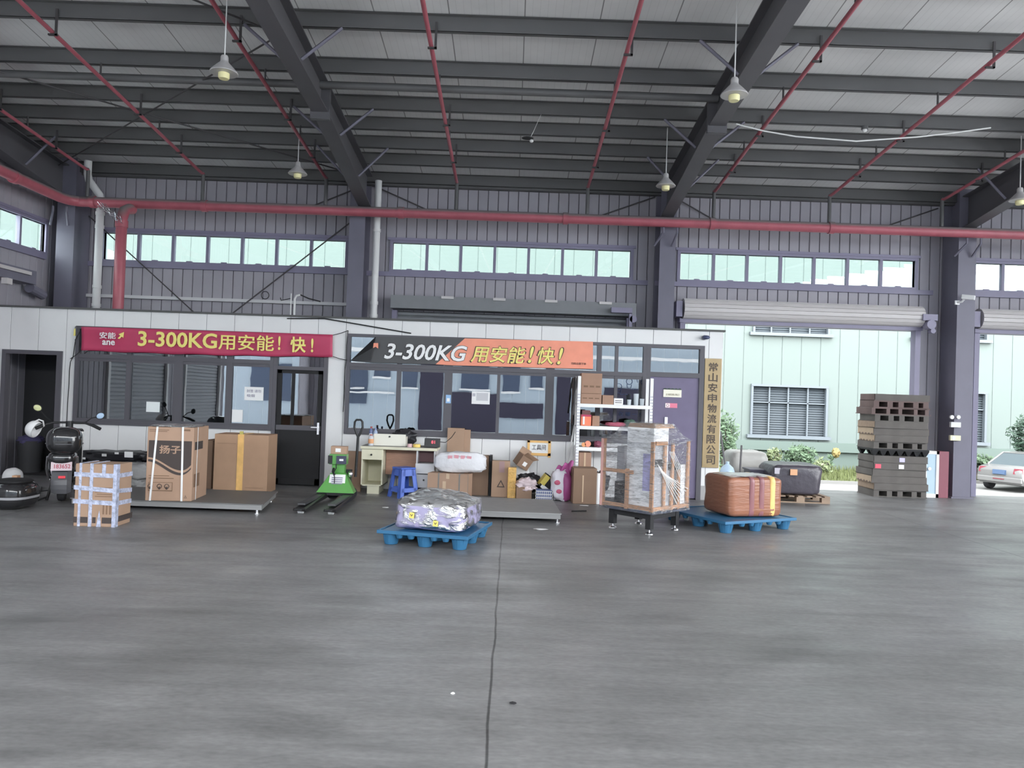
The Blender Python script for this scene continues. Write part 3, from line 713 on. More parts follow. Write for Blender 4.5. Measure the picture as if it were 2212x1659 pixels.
# ------------------------------------------------------------ cameras on the building
x, z = at(2068, 648, 14.6)
t = thing('security_camera', 'white bullet security camera on the right column', 'camera', (x, 14.62, z))
R = Euler((.15, 0, .9)).to_matrix(); m = MB(); m.box(-.05, .05, -.16, .06, -.04, .045, 0, R, (.08, -.14, .04)); m.build('housing', M_WHITE, t, bevel=.01)
m = MB(); m.box(-.04, .04, -.03, 0, -.09, -.01); m.tube([(0, -.02, -.05), (.05, -.09, -.04), (.07, -.12, .0)], .02, 8); m.build('bracket', M_WHITE, t)
x, z = at(1522, 729, 13.0)
t = thing('security_camera', 'small dark dome camera at the top corner of the office', 'camera', (x, 13.05, z))
m = MB(); m.cyl((0, 0, 0), (0, -.05, 0), .04, n=16); m.build('base', M_STEEL, t, smooth=40); m = MB(); m.ell((.02, -.08, 0), (.065, .05, .035)); m.build('dome', mat('dome_dark_blue', (60, 66, 96), .25), t, smooth=60)

# ------------------------------------------------------------ banners and signs on the office front
M_RED = mat('banner_red', (164, 40, 78), .5, noise=.05); M_YEL = mat('banner_yellow', (222, 190, 86), .5); M_WLET = mat('letter_white', (225, 225, 222), .5)
M_BGREY = mat('banner_charcoal', (66, 66, 68), .5, noise=.05); M_ORG = mat('banner_orange', (212, 124, 96), .5, noise=.05); M_BLET = mat('letter_black', (44, 40, 40), .6)
YBN = 12.97
def bpt(px, py, Y=YBN):
    x, z = at(px, py, Y); return Vector((x, Y, z))
A = [bpt(177, 706), bpt(719, 723), bpt(719, 771), bpt(176, 757)]
t = thing('advertising_banner', 'red cloth banner with yellow lettering over the left office window', 'banner', A[3])
def cloth(u, v):
    p = (A[3].lerp(A[2], u)).lerp(A[0].lerp(A[1], u), v) - A[3]
    p.y += .012 * math.sin(u * 23) * (1 - v) + .01 * math.sin(u * 9 + v * 4) - .012; p.z += -.02 * math.sin(math.pi * u) * (1 - v) + .012 * math.sin(u * 31) * (1 - v) * .5; return p
m = MB(); m.grid(cloth, 80, 8); o = m.build('cloth', M_RED, t, smooth=60); s = o.modifiers.new('thick', 'SOLIDIFY'); s.thickness = .004
ft = lambda px, py, dy=-.04: bpt(px, py, YBN + dy) - A[3]
def lettering(parent, org, s, px0, px1, py, hpx, m, fat=0.0, shear=0.0, dy=-.04, space=1.0, Y=YBN, depth=.004):
    a, b = bpt(px0, py, Y + dy), bpt(px1, py + (px1 - px0) * .035, Y + dy)
    return text_mesh('lettering', s, m, parent, w=(b - a).length, h=hpx * Y / FPX, loc=(a + b) / 2 - org, fat=fat, shear=shear, space=space, depth=depth)
lettering(t, A[3], '3-300KG', 298, 469, 731, 33, M_YEL, fat=.022)
lettering(t, A[3], '用安能', 472, 592, 738, 34, M_YEL, fat=.012)
lettering(t, A[3], '!', 601, 606, 741, 30, M_YEL, fat=.02)
lettering(t, A[3], '快', 627, 661, 744, 34, M_YEL, fat=.022)
lettering(t, A[3], '!', 672, 677, 746, 30, M_YEL, fat=.02)
lettering(t, A[3], '安能', 215, 250, 724, 14, M_WLET, fat=.012)
lettering(t, A[3], 'ane', 221, 248, 740, 10, M_WLET, fat=.02)
q = [ft(a, b, -.045) for a, b in ((256, 722), (268, 717), (266, 730), (263, 727), (258, 732), (254, 731), (260, 725))]
m = MB(); m.prism(q, (0, .006, 0)); m.build('logo_arrow', M_YEL, t)
for (a, b), (c, d) in (((177, 707), (162, 735)), ((176, 757), (152, 775)), ((719, 724), (752, 714)), ((719, 770), (750, 778))):
    m = MB(); m.tube([ft(a, b, 0), ft((a + c) / 2, (b + d) / 2 + 1, -.0), ft(c, d, .05)], .006, 5); m.build('cord', M_BLACKM, t)

B0 = bpt(757, 778)
t = thing('advertising_banner', 'charcoal and orange banner with a peeled corner over the right office window', 'banner', B0)
bp = lambda px, py, dy=0.0: bpt(px, py, YBN + dy) - B0
m = MB(); m.prism([bp(*p) for p in ((812, 727), (1004, 731), (941, 787), (800, 783), (757, 779))], (0, .006, 0)); m.build('cloth', M_BGREY, t)
m = MB(); m.prism([bp(*p) for p in ((1004, 731), (1281, 738), (1281, 797), (1195, 795), (975, 789), (941, 787))], (0, .006, 0)); m.build('cloth', M_ORG, t)
m = MB(); q = [bp(812, 727, -.004), bp(757, 779, -.004), bp(800, 779, -.05), bp(804, 752, -.06)]; m.prism(q, (0, -.003, 0)); m.build('peeled_corner', M_BLACK, t)
m = MB(); m.prism([bp(*p, -.065) for p in ((807, 741), (817, 741), (817, 753), (811, 749), (806, 752))], (0, .004, 0)); m.build('logo_arrow', M_ORG, t)
lettering(t, B0, '3-300KG', 829, 1010, 758, 36, M_BLET, fat=.045, shear=.25, dy=-.008)
lettering(t, B0, '3-300KG', 830, 1009, 758, 34, M_WLET, fat=.02, shear=.25, dy=-.014)
for s_, a, b, y in (('用安能', 1017, 1135, 764), ('!', 1141, 1153, 766), ('快', 1161, 1197, 768), ('!', 1204, 1216, 769)):
    lettering(t, B0, s_, a - 2, b + 2, y, 39, M_BLET, fat=.022, shear=.2, dy=-.008)
    lettering(t, B0, s_, a, b, y, 36, M_YEL, fat=.012, shear=.2, dy=-.014)
lettering(t, B0, '扫码立即下单', 1234, 1266, 785, 5, M_BLET, dy=-.008)

S0 = bpt(1519, 1010, 13.0); S1 = bpt(1557, 775, 13.0)
M_GOLD = mat('brass_plate', (138, 118, 82), .36, metal=.3, noise=.06); M_GLET = mat('engraved_letters', (70, 60, 52), .6)
t = thing('company_nameplate', 'tall brass company nameplate with ten engraved characters beside the steel door', 'sign', ((S0.x + S1.x) / 2 + .004, 13.045, S0.z))
hw = (at(1557, 890, 13.0)[0] - at(1522, 890, 13.0)[0]) / 2 + .005; hh = S1.z - S0.z
m = MB(); m.box(-hw, hw, -.025, 0, 0, hh); m.build('plate', M_GOLD, t, bevel=.004)
for i, ch in enumerate('常山安申物流有限公司'):
    text_mesh('lettering', ch, M_GLET, t, w=.155, h=.15, loc=(0, -.027, hh - .145 - i * (hh - .25) / 9.15), fat=.02, depth=.004)

def sheet(name, label, cat, px0, py0, px1, py1, m, Y=13.056, th=.004, group=None, lines=None, tilt=0.0):
    a, b = bpt((px0 + px1) / 2, (py0 + py1) / 2, Y), Y / FPX
    w2, h2 = (px1 - px0) * b / 2, (py1 - py0) * b / 2
    t = thing(name, label, cat, (a.x, Y, a.z - h2), 0, group)
    mm = MB(); mm.cbox((0, 0, h2), (2 * w2, th, 2 * h2), ry=tilt); mm.build('sheet', m, t)
    return t, w2, h2
sheet('paper_notice', 'blank bluish white paper low on the second pane of the left window', 'notice', 316, 868, 345, 890, mat('paper_bluish', (196, 214, 232), .7))
t, w2, h2 = sheet('paper_notice', 'white handwritten notice high on the fourth pane of the left window', 'notice', 528, 836, 569, 865, mat('paper_lilac', (216, 212, 232), .7))
M_INK = mat('ink_grey', (120, 116, 135), .7)
text_mesh('lettering', '封签 请勿', M_INK, t, w=w2 * 1.5, h=.05, loc=(0, -.005, h2 * 1.4)); text_mesh('lettering', '吸烟', M_INK, t, w=w2 * .8, h=.05, loc=(-w2 * .3, -.005, h2 * .7))
sheet('paper_notice', 'small pale green paper below the handwritten notice on the left window', 'notice', 501, 885, 524, 912, mat('paper_mint', (208, 232, 222), .7))
t, w2, h2 = sheet('printed_notice', 'printed white form taped on the open pane of the right window', 'notice', 1019, 846, 1058, 873, M_PAPER)
m = MB(); m.box(-w2 * .5, w2 * .8, -.004, -.003, h2 * .55, h2 * 1.8); m.build('printed_table', mat('print_grey', (168, 168, 172), .7), t)
for k in range(4):
    m = MB(); m.box(-w2 * .92, -w2 * .6, -.004, -.003, h2 * (1.6 - .12 * k), h2 * (1.67 - .12 * k)); m.build('printed_line', M_INK, t)
t, w2, h2 = sheet('blue_sticker', 'small blue sticker with a white square on the window mullion', 'sticker', 963, 853, 974, 871, mat('sticker_blue', (120, 158, 196), .5), Y=13.02)
m = MB(); m.box(-w2 * .55, w2 * .55, -.004, -.003, h2 * .4, h2 * 1.2); m.build('white_field', M_PAPER, t)
t, w2, h2 = sheet('handwritten_sign', 'handwritten tool room sign framed in yellow tape below the right window', 'sign', 1141, 952, 1187, 984, M_PAPER, Y=13.03)
M_TAPE = mat('yellow_packing_tape', (206, 160, 84), .35, noise=.12, nscale=9)
for x0, x1, z0, z1 in ((-1.1, 1.08, 1.72, 2.02), (-1.12, 1.12, -.02, .34), (-1.08, -.86, -.3, 2.0), (.86, 1.12, -.25, 2.0)):
    m = MB(); m.box(x0 * w2, x1 * w2, -.008, -.003, z0 * h2, z1 * h2); m.build('tape_strip', M_TAPE, t)
text_mesh('lettering', '工具间', M_BLET, t, w=w2 * 1.3, h=.09, loc=(0, -.006, h2 * 1.1), fat=.004, depth=.002)
# stickers on the glass beside the steel door, and on the door
M_STK = mat('sticker_dark_blue', (44, 60, 92), .6)
x, z = bpt(1365, 895).x, bpt(1365, 895).z
t = thing('glass_lettering', 'dark blue four character slogan stuck on the glass behind the rack', 'sticker', (x, 13.045, z))
text_mesh('lettering', '在 哪 一 步', M_STK, t, w=.43, h=.075, loc=(0, 0, 0), fat=.006, depth=.002)
for px, py, lb in ((1338, 840, 'lowest'), (1361, 829, 'middle'), (1383, 817, 'highest')):
    q = bpt(px, py); t = thing('glass_pictogram', lb + ' of the three stepped line pictograms on the office glass', 'sticker', (q.x, 13.045, q.z), 0, 'pictograms on the glass')
    m = MB(); m.tube([(.05 * math.cos(k * math.pi / 8), 0, .04 + .05 * math.sin(k * math.pi / 8)) for k in range(16)], .005, 4, closed=True); m.tube([(-.04, 0, -.01), (-.03, 0, -.07), (.03, 0, -.07), (.04, 0, -.01)], .005, 4)
    m.build('outline', M_STK, t); text_mesh('lettering', '▪▪▪▪', M_STK, t, w=.12, h=.016, loc=(.09, 0, -.09))
t, w2, h2 = sheet('door_sign', 'cream scalloped opening hours plaque on the purple steel door', 'sign', 1433, 842, 1472, 858, mat('plaque_cream', (202, 198, 182), .5), Y=13.035, th=.01)
for k in range(5):
    m = MB(); m.cyl((-w2 + w2 * .4 * (k + .5), .004, 2 * h2), (-w2 + w2 * .4 * (k + .5), -.004, 2 * h2), .028, n=14); m.build('scallop', M_PLINTH, t)
text_mesh('lettering', '主动扫码 风口', mat('ink_olive', (110, 100, 70), .7), t, w=w2 * 1.5, h=.035, loc=(0, -.007, h2 * .7))
t, w2, h2 = sheet('red_sticker', 'pink and white rounded sticker below the plaque on the steel door', 'sticker', 1437, 871, 1463, 881, mat('sticker_pink', (196, 100, 124), .5), Y=13.038)
m = MB(); m.box(-w2, -w2 * .25, -.005, -.003, h2 * .1, h2 * 1.9); m.build('white_field', M_PAPER, t)
m = MB(); m.tube([(-w2 * .62 + .022 * math.cos(k * math.pi / 6), -.006, h2 + .022 * math.sin(k * math.pi / 6)) for k in range(12)], .004, 4, closed=True); m.build('ring_mark', M_RED, t)

# loose black cords on the white panels
for pts, lb in (([(163, 735), (158, 770), (152, 782), (150, 800), (149, 830), (146, 870), (144, 914)], 'knotted black cord hanging on the white panel left of the left window'),
                ([(752, 714), (749, 745), (748, 778), (745, 800), (744, 850), (741, 890)], 'black cord hanging on the pier between the two windows'),
                ([(620, 688), (700, 688), (760, 698), (830, 710), (888, 720)], 'black cable running down across the panel above the right banner')):
    P3 = [bpt(a, b, 13.02) for a, b in pts]; m = MB(); m.tube([q - P3[0] for q in P3], .010 if 'above' in lb else .007, 6)
    tag(m.build('hanging_cord', M_BLACKM, loc=P3[0]), lb, 'cord')
x, z = at(160, 716, 13.0)
t = thing('hose_nozzle', 'small yellow fitting hung by a hook above the left cord', 'fitting', (x, 13.02, z))
m = MB(); m.cyl((0, 0, -.07), (0, 0, .05), .018, .012, n=10); m.build('body', M_YEL, t, smooth=40); m = MB(); m.tube([(0, 0, .05), (0, .02, .09), (-.01, .02, .06)], .004, 5); m.build('hook', M_HANGER, t)
from mathutils import noise as NZ
M_CARD = mat('cardboard', (144, 116, 94), .75, noise=.06, nscale=4)
M_CARD2 = mat('cardboard_dark', (120, 95, 76), .75, noise=.07, nscale=4)
M_CARD3 = mat('cardboard_light', (152, 122, 100), .75, noise=.05, nscale=4)
M_CLEAR = mat('clear_tape', (176, 150, 122), .18, spec=.6)
M_PRINT = mat('carton_print_dark', (60, 52, 50), .7)
M_PRINTB = mat('carton_print_brown', (110, 84, 64), .7)
M_STRAP = mat('strap_white', (226, 214, 200), .4)
M_GREYS = mat('sack_grey', (128, 128, 128), .7, noise=.1, bump=.3, bscale=14)
M_BLKBAG = mat('black_bag', (34, 34, 38), .35, bump=.6, bscale=10)
def L(px, py, Y, org):
    x, z = at(px, py, Y); return Vector((x - org[0], Y - org[1], z - org[2]))
def lump(c, r, p=2.6, amp=.12, seed=0, n=28, m=18, fs=2.2, flat=None, R=None):
    """soft irregular body (sack, bag, bundle)"""
    mb = MB(); vs = []; c = Vector(c)
    sg = lambda v, e: math.copysign(abs(v) ** e, v)
    for j in range(m + 1):
        t = math.pi * j / m
        for i in range(n):
            a = 2 * math.pi * i / n; e = 2 / p
            q = Vector((sg(math.sin(t), e) * sg(math.cos(a), e), sg(math.sin(t), e) * sg(math.sin(a), e), sg(math.cos(t), e)))
            d = 1 + amp * NZ.fractal(q * fs + Vector((seed * 7.3, seed, 0)), .8, 2.2, 4)
            v = Vector((q.x * r[0] * d, q.y * r[1] * d, q.z * r[2] * d))
            if R: v = R @ v
            v += c
            if flat is not None and v.z < flat: v.z = flat
            vs.append(v)
    mb._add(vs, [(j * n + i, j * n + (i + 1) % n, (j + 1) * n + (i + 1) % n, (j + 1) * n + i) for j in range(m) for i in range(n)])
    return mb
def carton(name, label, loc, w, d, h, rz=0.0, m=None, group=None, cat='box', tape=None, seam=True, bevel=.006, rx=0, ry=0):
    """carton standing with its front left bottom corner at loc"""
    t = thing(name, label, cat, loc, rz, group); m = m or M_CARD
    b = MB().box(0, w, 0, d, 0, h).build('body', m, t, bevel=bevel)
    t.rotation_euler = (rx, ry, rz)
    if seam:
        s = MB(); s.box(0.004, w - .004, d * .5 - .003, d * .5 + .003, h, h + .002); s.build('flap_seam', M_PRINTB, t)
    if tape:
        for (x0, x1, z0, z1) in tape:
            s = MB(); s.box(x0 * w, x1 * w, -.004, -.001, z0 * h, z1 * h); s.build('tape_strip', M_CLEAR, t)
    return t
def face(t, name, m, x0, x1, z0, z1, y=-.004, th=.003):
    return MB().box(x0, x1, y, y + th, z0, z1).build(name, m, t)

# ------------------------------------------------------------ floor scale on the left with the two tall cartons
FR, BR = gz(568, 1090, .13), gz(600, 1062, .13)
org = Vector((FR.x - 1.3, FR.y, 0))
def scale_platform(label, FR, BR, wid, mtop):
    org = Vector((FR.x - wid / 2, FR.y, 0)); t = thing('floor_scale', label, 'scale', org)
    P = [FR - org, BR - org, BR - org - Vector((wid, 0, 0)), FR - org - Vector((wid, 0, 0))]
    P = [P[3], P[0], P[1], P[2]]
    dn = lambda k: [Vector((q.x, q.y, k)) for q in P]
    m = MB(); m.hexa(dn(.118), dn(.13)); m.build('deck_plate', mtop, t, bevel=.003)
    ins = [Vector((q.x * .985, q.y * .97 + .01, 0)) for q in P]
    m = MB(); m.hexa([Vector((q.x, q.y, .055)) for q in ins], [Vector((q.x, q.y, .117)) for q in ins]); m.build('frame', mat('scale_frame', (120, 120, 120), .5), t)
    for q in P:
        c = Vector((q.x * .93, q.y * .9 + .04, 0)); m = MB(); m.cyl((c.x, c.y, 0), (c.x, c.y, .012), .04, n=12); m.cyl((c.x, c.y, .012), (c.x, c.y, .056), .018, n=10); m.build('foot', M_CHROME, t)
    return t
scale_platform('wide dark grey floor scale under the tall printed carton', FR, BR, 2.5, mat('scale_deck_dark', (92, 92, 92), .5, noise=.1, nscale=2))
P0, P1 = gz(313, 1081, .131), gz(413, 1083, .131)
rz = math.atan2(P1.y - P0.y, P1.x - P0.x); w = (P1 - P0).length; h = at(318, 921, P0.y)[1] - .131; dep = .66
t = carton('appliance_carton', 'tall brown appliance carton with a black printed panel and white straps', P0, w, dep, h, rz, M_CARD3, seam=False)
N = 24
wave = lambda u, k: (.60 - .02 * k) - .155 * (math.sin((u - .08) * math.pi * 1.22) if u > .08 else 0) * (1 if u < .9 else 1)
def wv(u): return .585 - .085 * (1 - math.cos(math.pi * min(1, u / .78))) + (max(0, u - .78) ** 2) * 1.6
up = [(u / N * w * .93 + w * .035, 0, wv(u / N) * h) for u in range(N + 1)]
m = MB(); m.prism([(w * .035, -.004, .815 * h), *[(x, -.004, z) for x, _, z in up], (w * .965, -.004, .815 * h)], (0, .003, 0)); m.build('printed_panel', M_PRINT, t)
for o0, o1, mm in ((.025, .055, M_PRINT),):
    pts = [(x, -.004, z - o0 * h - .01 * h * (i / N)) for i, (x, _, z) in enumerate(up)]; lo = [(x, -.004, z - o1 * h - .015 * h * math.sin(math.pi * i / N)) for i, (x, _, z) in enumerate(up)]
    m = MB()
    for i in range(N): m.prism([pts[i], pts[i + 1], lo[i + 1], lo[i]], (0, .003, 0))
    m.build('printed_wave', mm, t)
text_mesh('lettering', '扬子', M_CARD3, t, w=w * .46, h=h * .115, loc=(w * .5, -.006, h * .695), fat=.022)
for x0, x1, z0, z1 in ((.04, .46, .955, .963), (.04, .42, .935, .942), (.78, .92, .95, .975), (.06, .5, .335, .343), (.06, .6, .30, .309), (.06, .57, .135, .142)):
    face(t, 'printed_line', M_PRINTB, x0 * w, x1 * w, z0 * h, z1 * h)
for x in (.10, .30, .46):
    m = MB(); m.tube([(x * w + .028 * math.cos(k * .785), -.004, .165 * h + .03 + .03 * math.sin(k * .785)) for k in range(8)], .004, 4, closed=True); m.cyl((x * w, -.004, .155 * h), (x * w, -.004, .19 * h), .01, n=6); m.build('printed_icon', M_PRINT, t)
m = MB()
for z0, z1 in ((.13, .135), (.245, .25)): m.box(.06 * w, .58 * w, -.004, -.001, z0 * h, z1 * h)
for x in (.06, .57): m.box(x * w, x * w + .006, -.004, -.001, .13 * h, .25 * h)
m.build('printed_frame', M_PRINTB, t)
text_mesh('lettering', '△', M_PRINT, t, w=.035, h=.035, loc=(.87 * w, -.004, .06 * h))
for x in (.21, .76):
    m = MB(); a = .012; dx = -.10 if x < .5 else .03
    m.hexa([(x * w - a + dx * w, -.010, 0), (x * w + a + dx * w, -.010, 0), (x * w + a + dx * w, -.005, 0), (x * w - a + dx * w, -.005, 0)], [(x * w - a, -.010, h + .006), (x * w + a, -.010, h + .006), (x * w + a, -.005, h + .006), (x * w - a, -.005, h + .006)])
    m.box(x * w - a, x * w + a, -.01, dep, h + .001, h + .006); m.build('strap', M_STRAP, t)
m = MB(); m.box(w + .004, w + .008, .15, .165, 0, h); m.build('strap', M_STRAP, t)
m = MB(); m.box(w + .001, w + .004, .06, .4, .69 * h, .80 * h); m.build('printed_panel', M_PRINT, t)
m = MB(); m.box(w + .001, w + .004, .06, .3, .18 * h, .36 * h); m.build('printed_panel', M_PRINTB, t)
m = lump((w / 2, dep / 2, h + .006), (w / 2, dep / 2, .014), 5, .2, 3, flat=h); m.build('plastic_cover', film_mat('film_cover', (.95, .96, .97), .7, milk=.35), t, smooth=60)

P0, P1 = gz(459, 1063), gz(577, 1066)
w = (P1 - P0).length; h = at(468, 937, P0.y)[1]
t = carton('large_carton', 'large plain brown carton with a yellow tape band beside the glazed door', (P0.x, P0.y, 0), w, .5, h, .03, mat('cardboard_plain', (150, 118, 92), .75, noise=.05), seam=False)
face(t, 'tape_strip', M_TAPE, w * .43, w * .545, .0, h + .001, y=-.006); MB().box(w * .43, w * .545, -.004, .5, h + .001, h + .004).build('tape_strip', M_TAPE, t)
m = MB(); m.box(w * .46, w * .52, -.004, .03, h, h + .05); m.build('tape_end', mat('tape_olive', (170, 160, 70), .35), t)
for x0, x1, z in ((.05, .4, .84), (.6, .93, .09)): face(t, 'crease', M_PRINTB, w * x0, w * x1, z * h, z * h + .004)
x, _ = at(451, 1000, 12.4)
carton('narrow_carton', 'narrow brown carton squeezed behind the large taped carton', (x - .05, 12.25, 0), .16, .5, at(455, 950, 12.4)[1], 0, M_CARD2)

# ------------------------------------------------------------ carton bound in silvery tape at the front left
P0, P1 = gz(158, 1136), gz(247, 1139)
rz = math.atan2(P1.y - P0.y, P1.x - P0.x); w = (P1 - P0).length; h = at(163, 1001, P0.y)[1]; dep = .36
M_FILM_T = mat('silvery_tape', (150, 156, 178), .22, noise=.38, nscale=22, bump=.5, bscale=60)
t = carton('bound_carton', 'brown carton bound crosswise with silvery tape, standing alone at the front left', P0, w, dep, h, rz, M_CARD, seam=False)
for x0, x1 in ((.10, .16), (.36, .44)):
    MB().box(x0 * w, x1 * w, -.007, -.001, -.0, h + .006).build('tape_strip', M_FILM_T, t); MB().box(x0 * w, x1 * w, .0, dep, h + .001, h + .007).build('tape_strip', M_FILM_T, t)
m = MB(); m.box(.93 * w, w + .008, -.008, .06, 0, h + .004); m.build('tape_strip', M_FILM_T, t)
m = MB(); m.prism([(.56 * w, -.006, 0), (.67 * w, -.006, 0), (.66 * w, -.006, .1 * h), (.62 * w, -.006, .26 * h)], (0, .004, 0)); m.build('tape_strip', M_FILM_T, t); m = MB(); m.box(.65 * w, .74 * w, -.007, -.002, .84 * h, h + .004); m.build('tape_strip', M_FILM_T, t)
for z, s in ((.83, -.01), (.62, -.04), (.40, -.02)):
    m = MB(); a = .025
    m.prism([(-.008, -.009, z * h - a), (w, -.009, (z + s) * h - a), (w, -.009, (z + s) * h + a), (-.008, -.009, z * h + a)], (0, .006, 0))
    m.prism([(w + .002, 0, (z + s) * h - a), (w + .002, dep, (z + s * 2) * h - a), (w + .002, dep, (z + s * 2) * h + a), (w + .002, 0, (z + s) * h + a)], (.006, 0, 0)); m.build('tape_strip', M_FILM_T, t)
for x0, x1 in ((.0, .08), (.17, .34), (.46, .54), (.69, .93)): face(t, 'printed_band', M_PRINT, x0 * w, x1 * w, .055 * h, .15 * h)
m = MB(); m.box(w + .001, w + .004, .06, .4, .07 * h, .16 * h); m.build('printed_band', M_PRINT, t)
for k in range(5): face(t, 'printed_line', M_PRINTB, .50 * w + (k % 2) * .02, .90 * w, (.48 + .035 * k) * h, (.492 + .035 * k) * h)
for k in range(3): face(t, 'printed_line', M_PRINTB, (.70 + .08 * k) * w, (.735 + .08 * k) * w, .2 * h, .36 * h)

# ------------------------------------------------------------ black tarpaulin heap and sacks along the office wall
c0, c1 = at(172, 1000, 12.5)[0], at(322, 1000, 12.5)[0]; zt = at(240, 976, 12.5)[1]
t = thing('tarpaulin_heap', 'heap of folded black tarpaulin below the left window with white scraps on it', 'tarpaulin', ((c0 + c1) / 2, 12.5, 0))
for k in range(4):
    m = lump((.03 * (k % 2), .02 * k, zt * (.16 + .24 * k)), ((c1 - c0) / 2 * (1 - .02 * k), .34 - .02 * k, zt * .16), 4, .22, k + 1, 36, 14, 3, flat=0); m.build('fold', M_BLKBAG, t, smooth=50)
for px, py, w_, h_ in ((278, 982, .13, .09), (225, 983, .07, .04), (178, 990, .09, .03), (252, 979, .06, .03)):
    q = L(px, py, 12.12, t.location); m = MB(); m.cbox(q, (w_, .01, h_), rx=.1); m.build('white_scrap', M_WHITE, t)
for px, py, r, lb in ((300, 1018, (.26, .2, .13), 'light grey sack lying on top between the bound carton and the printed carton'), (292, 1036, (.18, .16, .10), 'grey sack stuffed under the upper grey sack'), (306, 1056, (.12, .14, .10), 'small whitish sack on the scale deck left of the printed carton')):
    x, z = at(px, py, 11.75); s = lump((0, 0, z), r, 2.8, .25, py, flat=z - r[2] * .95)
    tag(s.build('grey_sack', M_GREYS, smooth=60, loc=(x, 11.75, 0)), lb, 'sack', 'grey sacks left of the printed carton')

# ------------------------------------------------------------ electric scooter seen from behind
M_GLOSS = mat('scooter_gloss_black', (34, 34, 36), .12, coat=.6); M_TYRE = mat('tyre_rubber', (48, 48, 50), .8); M_FEND = mat('scooter_fender_grey', (78, 78, 82), .4)
W0 = gz(130, 1087)
t = thing('electric_scooter', 'black electric scooter parked with its rear to the hall before the open left door', 'scooter', (W0.x, W0.y, 0), .46)
def wheel(y, r=.225, hw=.05):
    m = MB(); m.lathe([(r * .6, -hw * .8), (r * .88, -hw), (r * .97, -hw * .7), (r, 0), (r * .97, hw * .7), (r * .88, hw), (r * .6, hw * .8)], (0, y, r), 28, axis='x'); o = m.build('wheel', M_TYRE, t, smooth=40)
    m = MB(); m.lathe([(.0, -hw * .9), (r * .62, -hw * .7), (r * .62, hw * .7), (0, hw * .9)], (0, y, r), 20, axis='x'); m.build('hub', M_CHROME, o, smooth=40)
wheel(.225); wheel(1.35)
m = MB(); n = 10
for i in range(n):
    a0, a1 = -.35 + i * .22, -.35 + (i + 1) * .22
    q = lambda a, r, x: (x, .225 - r * math.cos(a), .225 + r * math.sin(a))
    for x0, x1, r0, r1 in ((-.12, -.07, .235, .275), (-.07, .07, .275, .285), (.07, .12, .275, .235)):
        m._add([q(a0, r0, x0), q(a0, r1, x1), q(a1, r1, x1), q(a1, r0, x0), q(a0, r0 - .02, x0), q(a0, r1 - .02, x1), q(a1, r1 - .02, x1), q(a1, r0 - .02, x0)], [(0, 1, 2, 3), (7, 6, 5, 4), (0, 4, 5, 1), (3, 2, 6, 7)])
m.build('mudguard', M_FEND, t, smooth=60)
m = MB(); m.cbox((.01, -.065, .355), (.085, .02, .035)); m.build('tail_lamp', mat('tail_lamp_red', (210, 40, 56), .25), t, bevel=.006)
m = MB(); m.cbox((.0, -.06, .50), (.245, .008, .115), rx=-.1); pl = m.build('number_plate', mat('plate_pale', (176, 158, 164), .5), t)
text_mesh('lettering', '183652', mat('plate_red', (150, 50, 70), .5), pl, w=.19, h=.055, loc=(.01, -.066, .50), fat=.015, rot=(math.pi / 2 - .1, 0, 0))
m = lump((0, .12, .60), (.17, .2, .09), 3.2, .03, 2, n=24); m.build('tail_body', M_GLOSS, t, smooth=60)
m = MB(); m.tube([(-.16, .05, .62), (-.17, .1, .45), (-.16, .3, .32)], .028, 8); m.tube([(.16, .05, .62), (.17, .1, .45), (.16, .3, .32)], .028, 8); m.build('shock_absorber', M_CHROME, t, smooth=60)
m = lump((.02, .02, .84), (.215, .2, .185), 2.7, .0, 1, n=32, m=20); bx = m.build('top_box', M_GLOSS, t, smooth=60)
m = MB(); m.tube([(.02 + .221 * math.cos(a), .02 - .0 + .205 * math.sin(a), .80) for a in [k * math.pi / 16 for k in range(32)]], .007, 5, closed=True); m.build('lid_seam', M_FEND, bx)
m = lump((0, .55, .62), (.15, .36, .08), 3.0, .0, 1, n=24); m.build('seat', M_BLACKM, t, smooth=60)
m = MB(); m.box(-.15, .15, .25, .95, .26, .34); m.hexa([(-.19, .98, .2), (.19, .98, .2), (.19, 1.1, .2), (-.19, 1.1, .2)], [(-.2, 1.1, .92), (.2, 1.1, .92), (.17, 1.18, .95), (-.17, 1.18, .95)]); m.box(-.13, .13, .3, .6, .34, .56); m.build('body_shell', M_GLOSS, t, bevel=.02)
m = MB(); m.tube([(-.36, 1.02, .98), (-.2, 1.06, 1.03), (0, 1.12, 1.03), (.2, 1.06, 1.03), (.40, .98, .95)], .016, 8); m.cyl((0, 1.12, .9), (0, 1.12, 1.05), .05); hb = m.build('handlebar', M_BLACK, t, smooth=50)
for s in (-1, 1):
    m = MB(); m.cyl((s * .30, 1.02, 1.0), (s * .41, .97, .945), .024, n=10); m.tube([(s * .27, 1.03, 1.02), (s * .35, 1.0, .99), (s * .42, .98, .95)], .008, 5); m.build('grip', M_BLACKM, hb, smooth=50)
for sx, px, py in ((-1, 86, 882), (1, 192, 900)):
    q = Vector((-.40, 1.0, 1.24)) if sx < 0 else Vector((.40, 1.0, 1.14)); m = MB(); m.tube([(sx * .2, 1.06, 1.03), (sx * .28, 1.03, 1.1), (q.x, q.y, q.z)], .008, 6); st = m.build('mirror_stem', M_BLACK, t)
    m = MB(); m.ell(q, (.06, .02, .05), 20, 10, 0, Euler((0, -.5 * sx, 0)).to_matrix()); mi = m.build('mirror', M_BLACK, t, smooth=60)
    m = MB(); m.ell(q + Vector((0, -.012, 0)), (.052, .01, .042), 20, 8, 0, Euler((0, -.5 * sx, 0)).to_matrix()); m.build('mirror_glass', mat('mirror_green', (170, 172, 120), .1) if sx < 0 else mat('mirror_blue', (140, 165, 190), .08), mi, smooth=60)
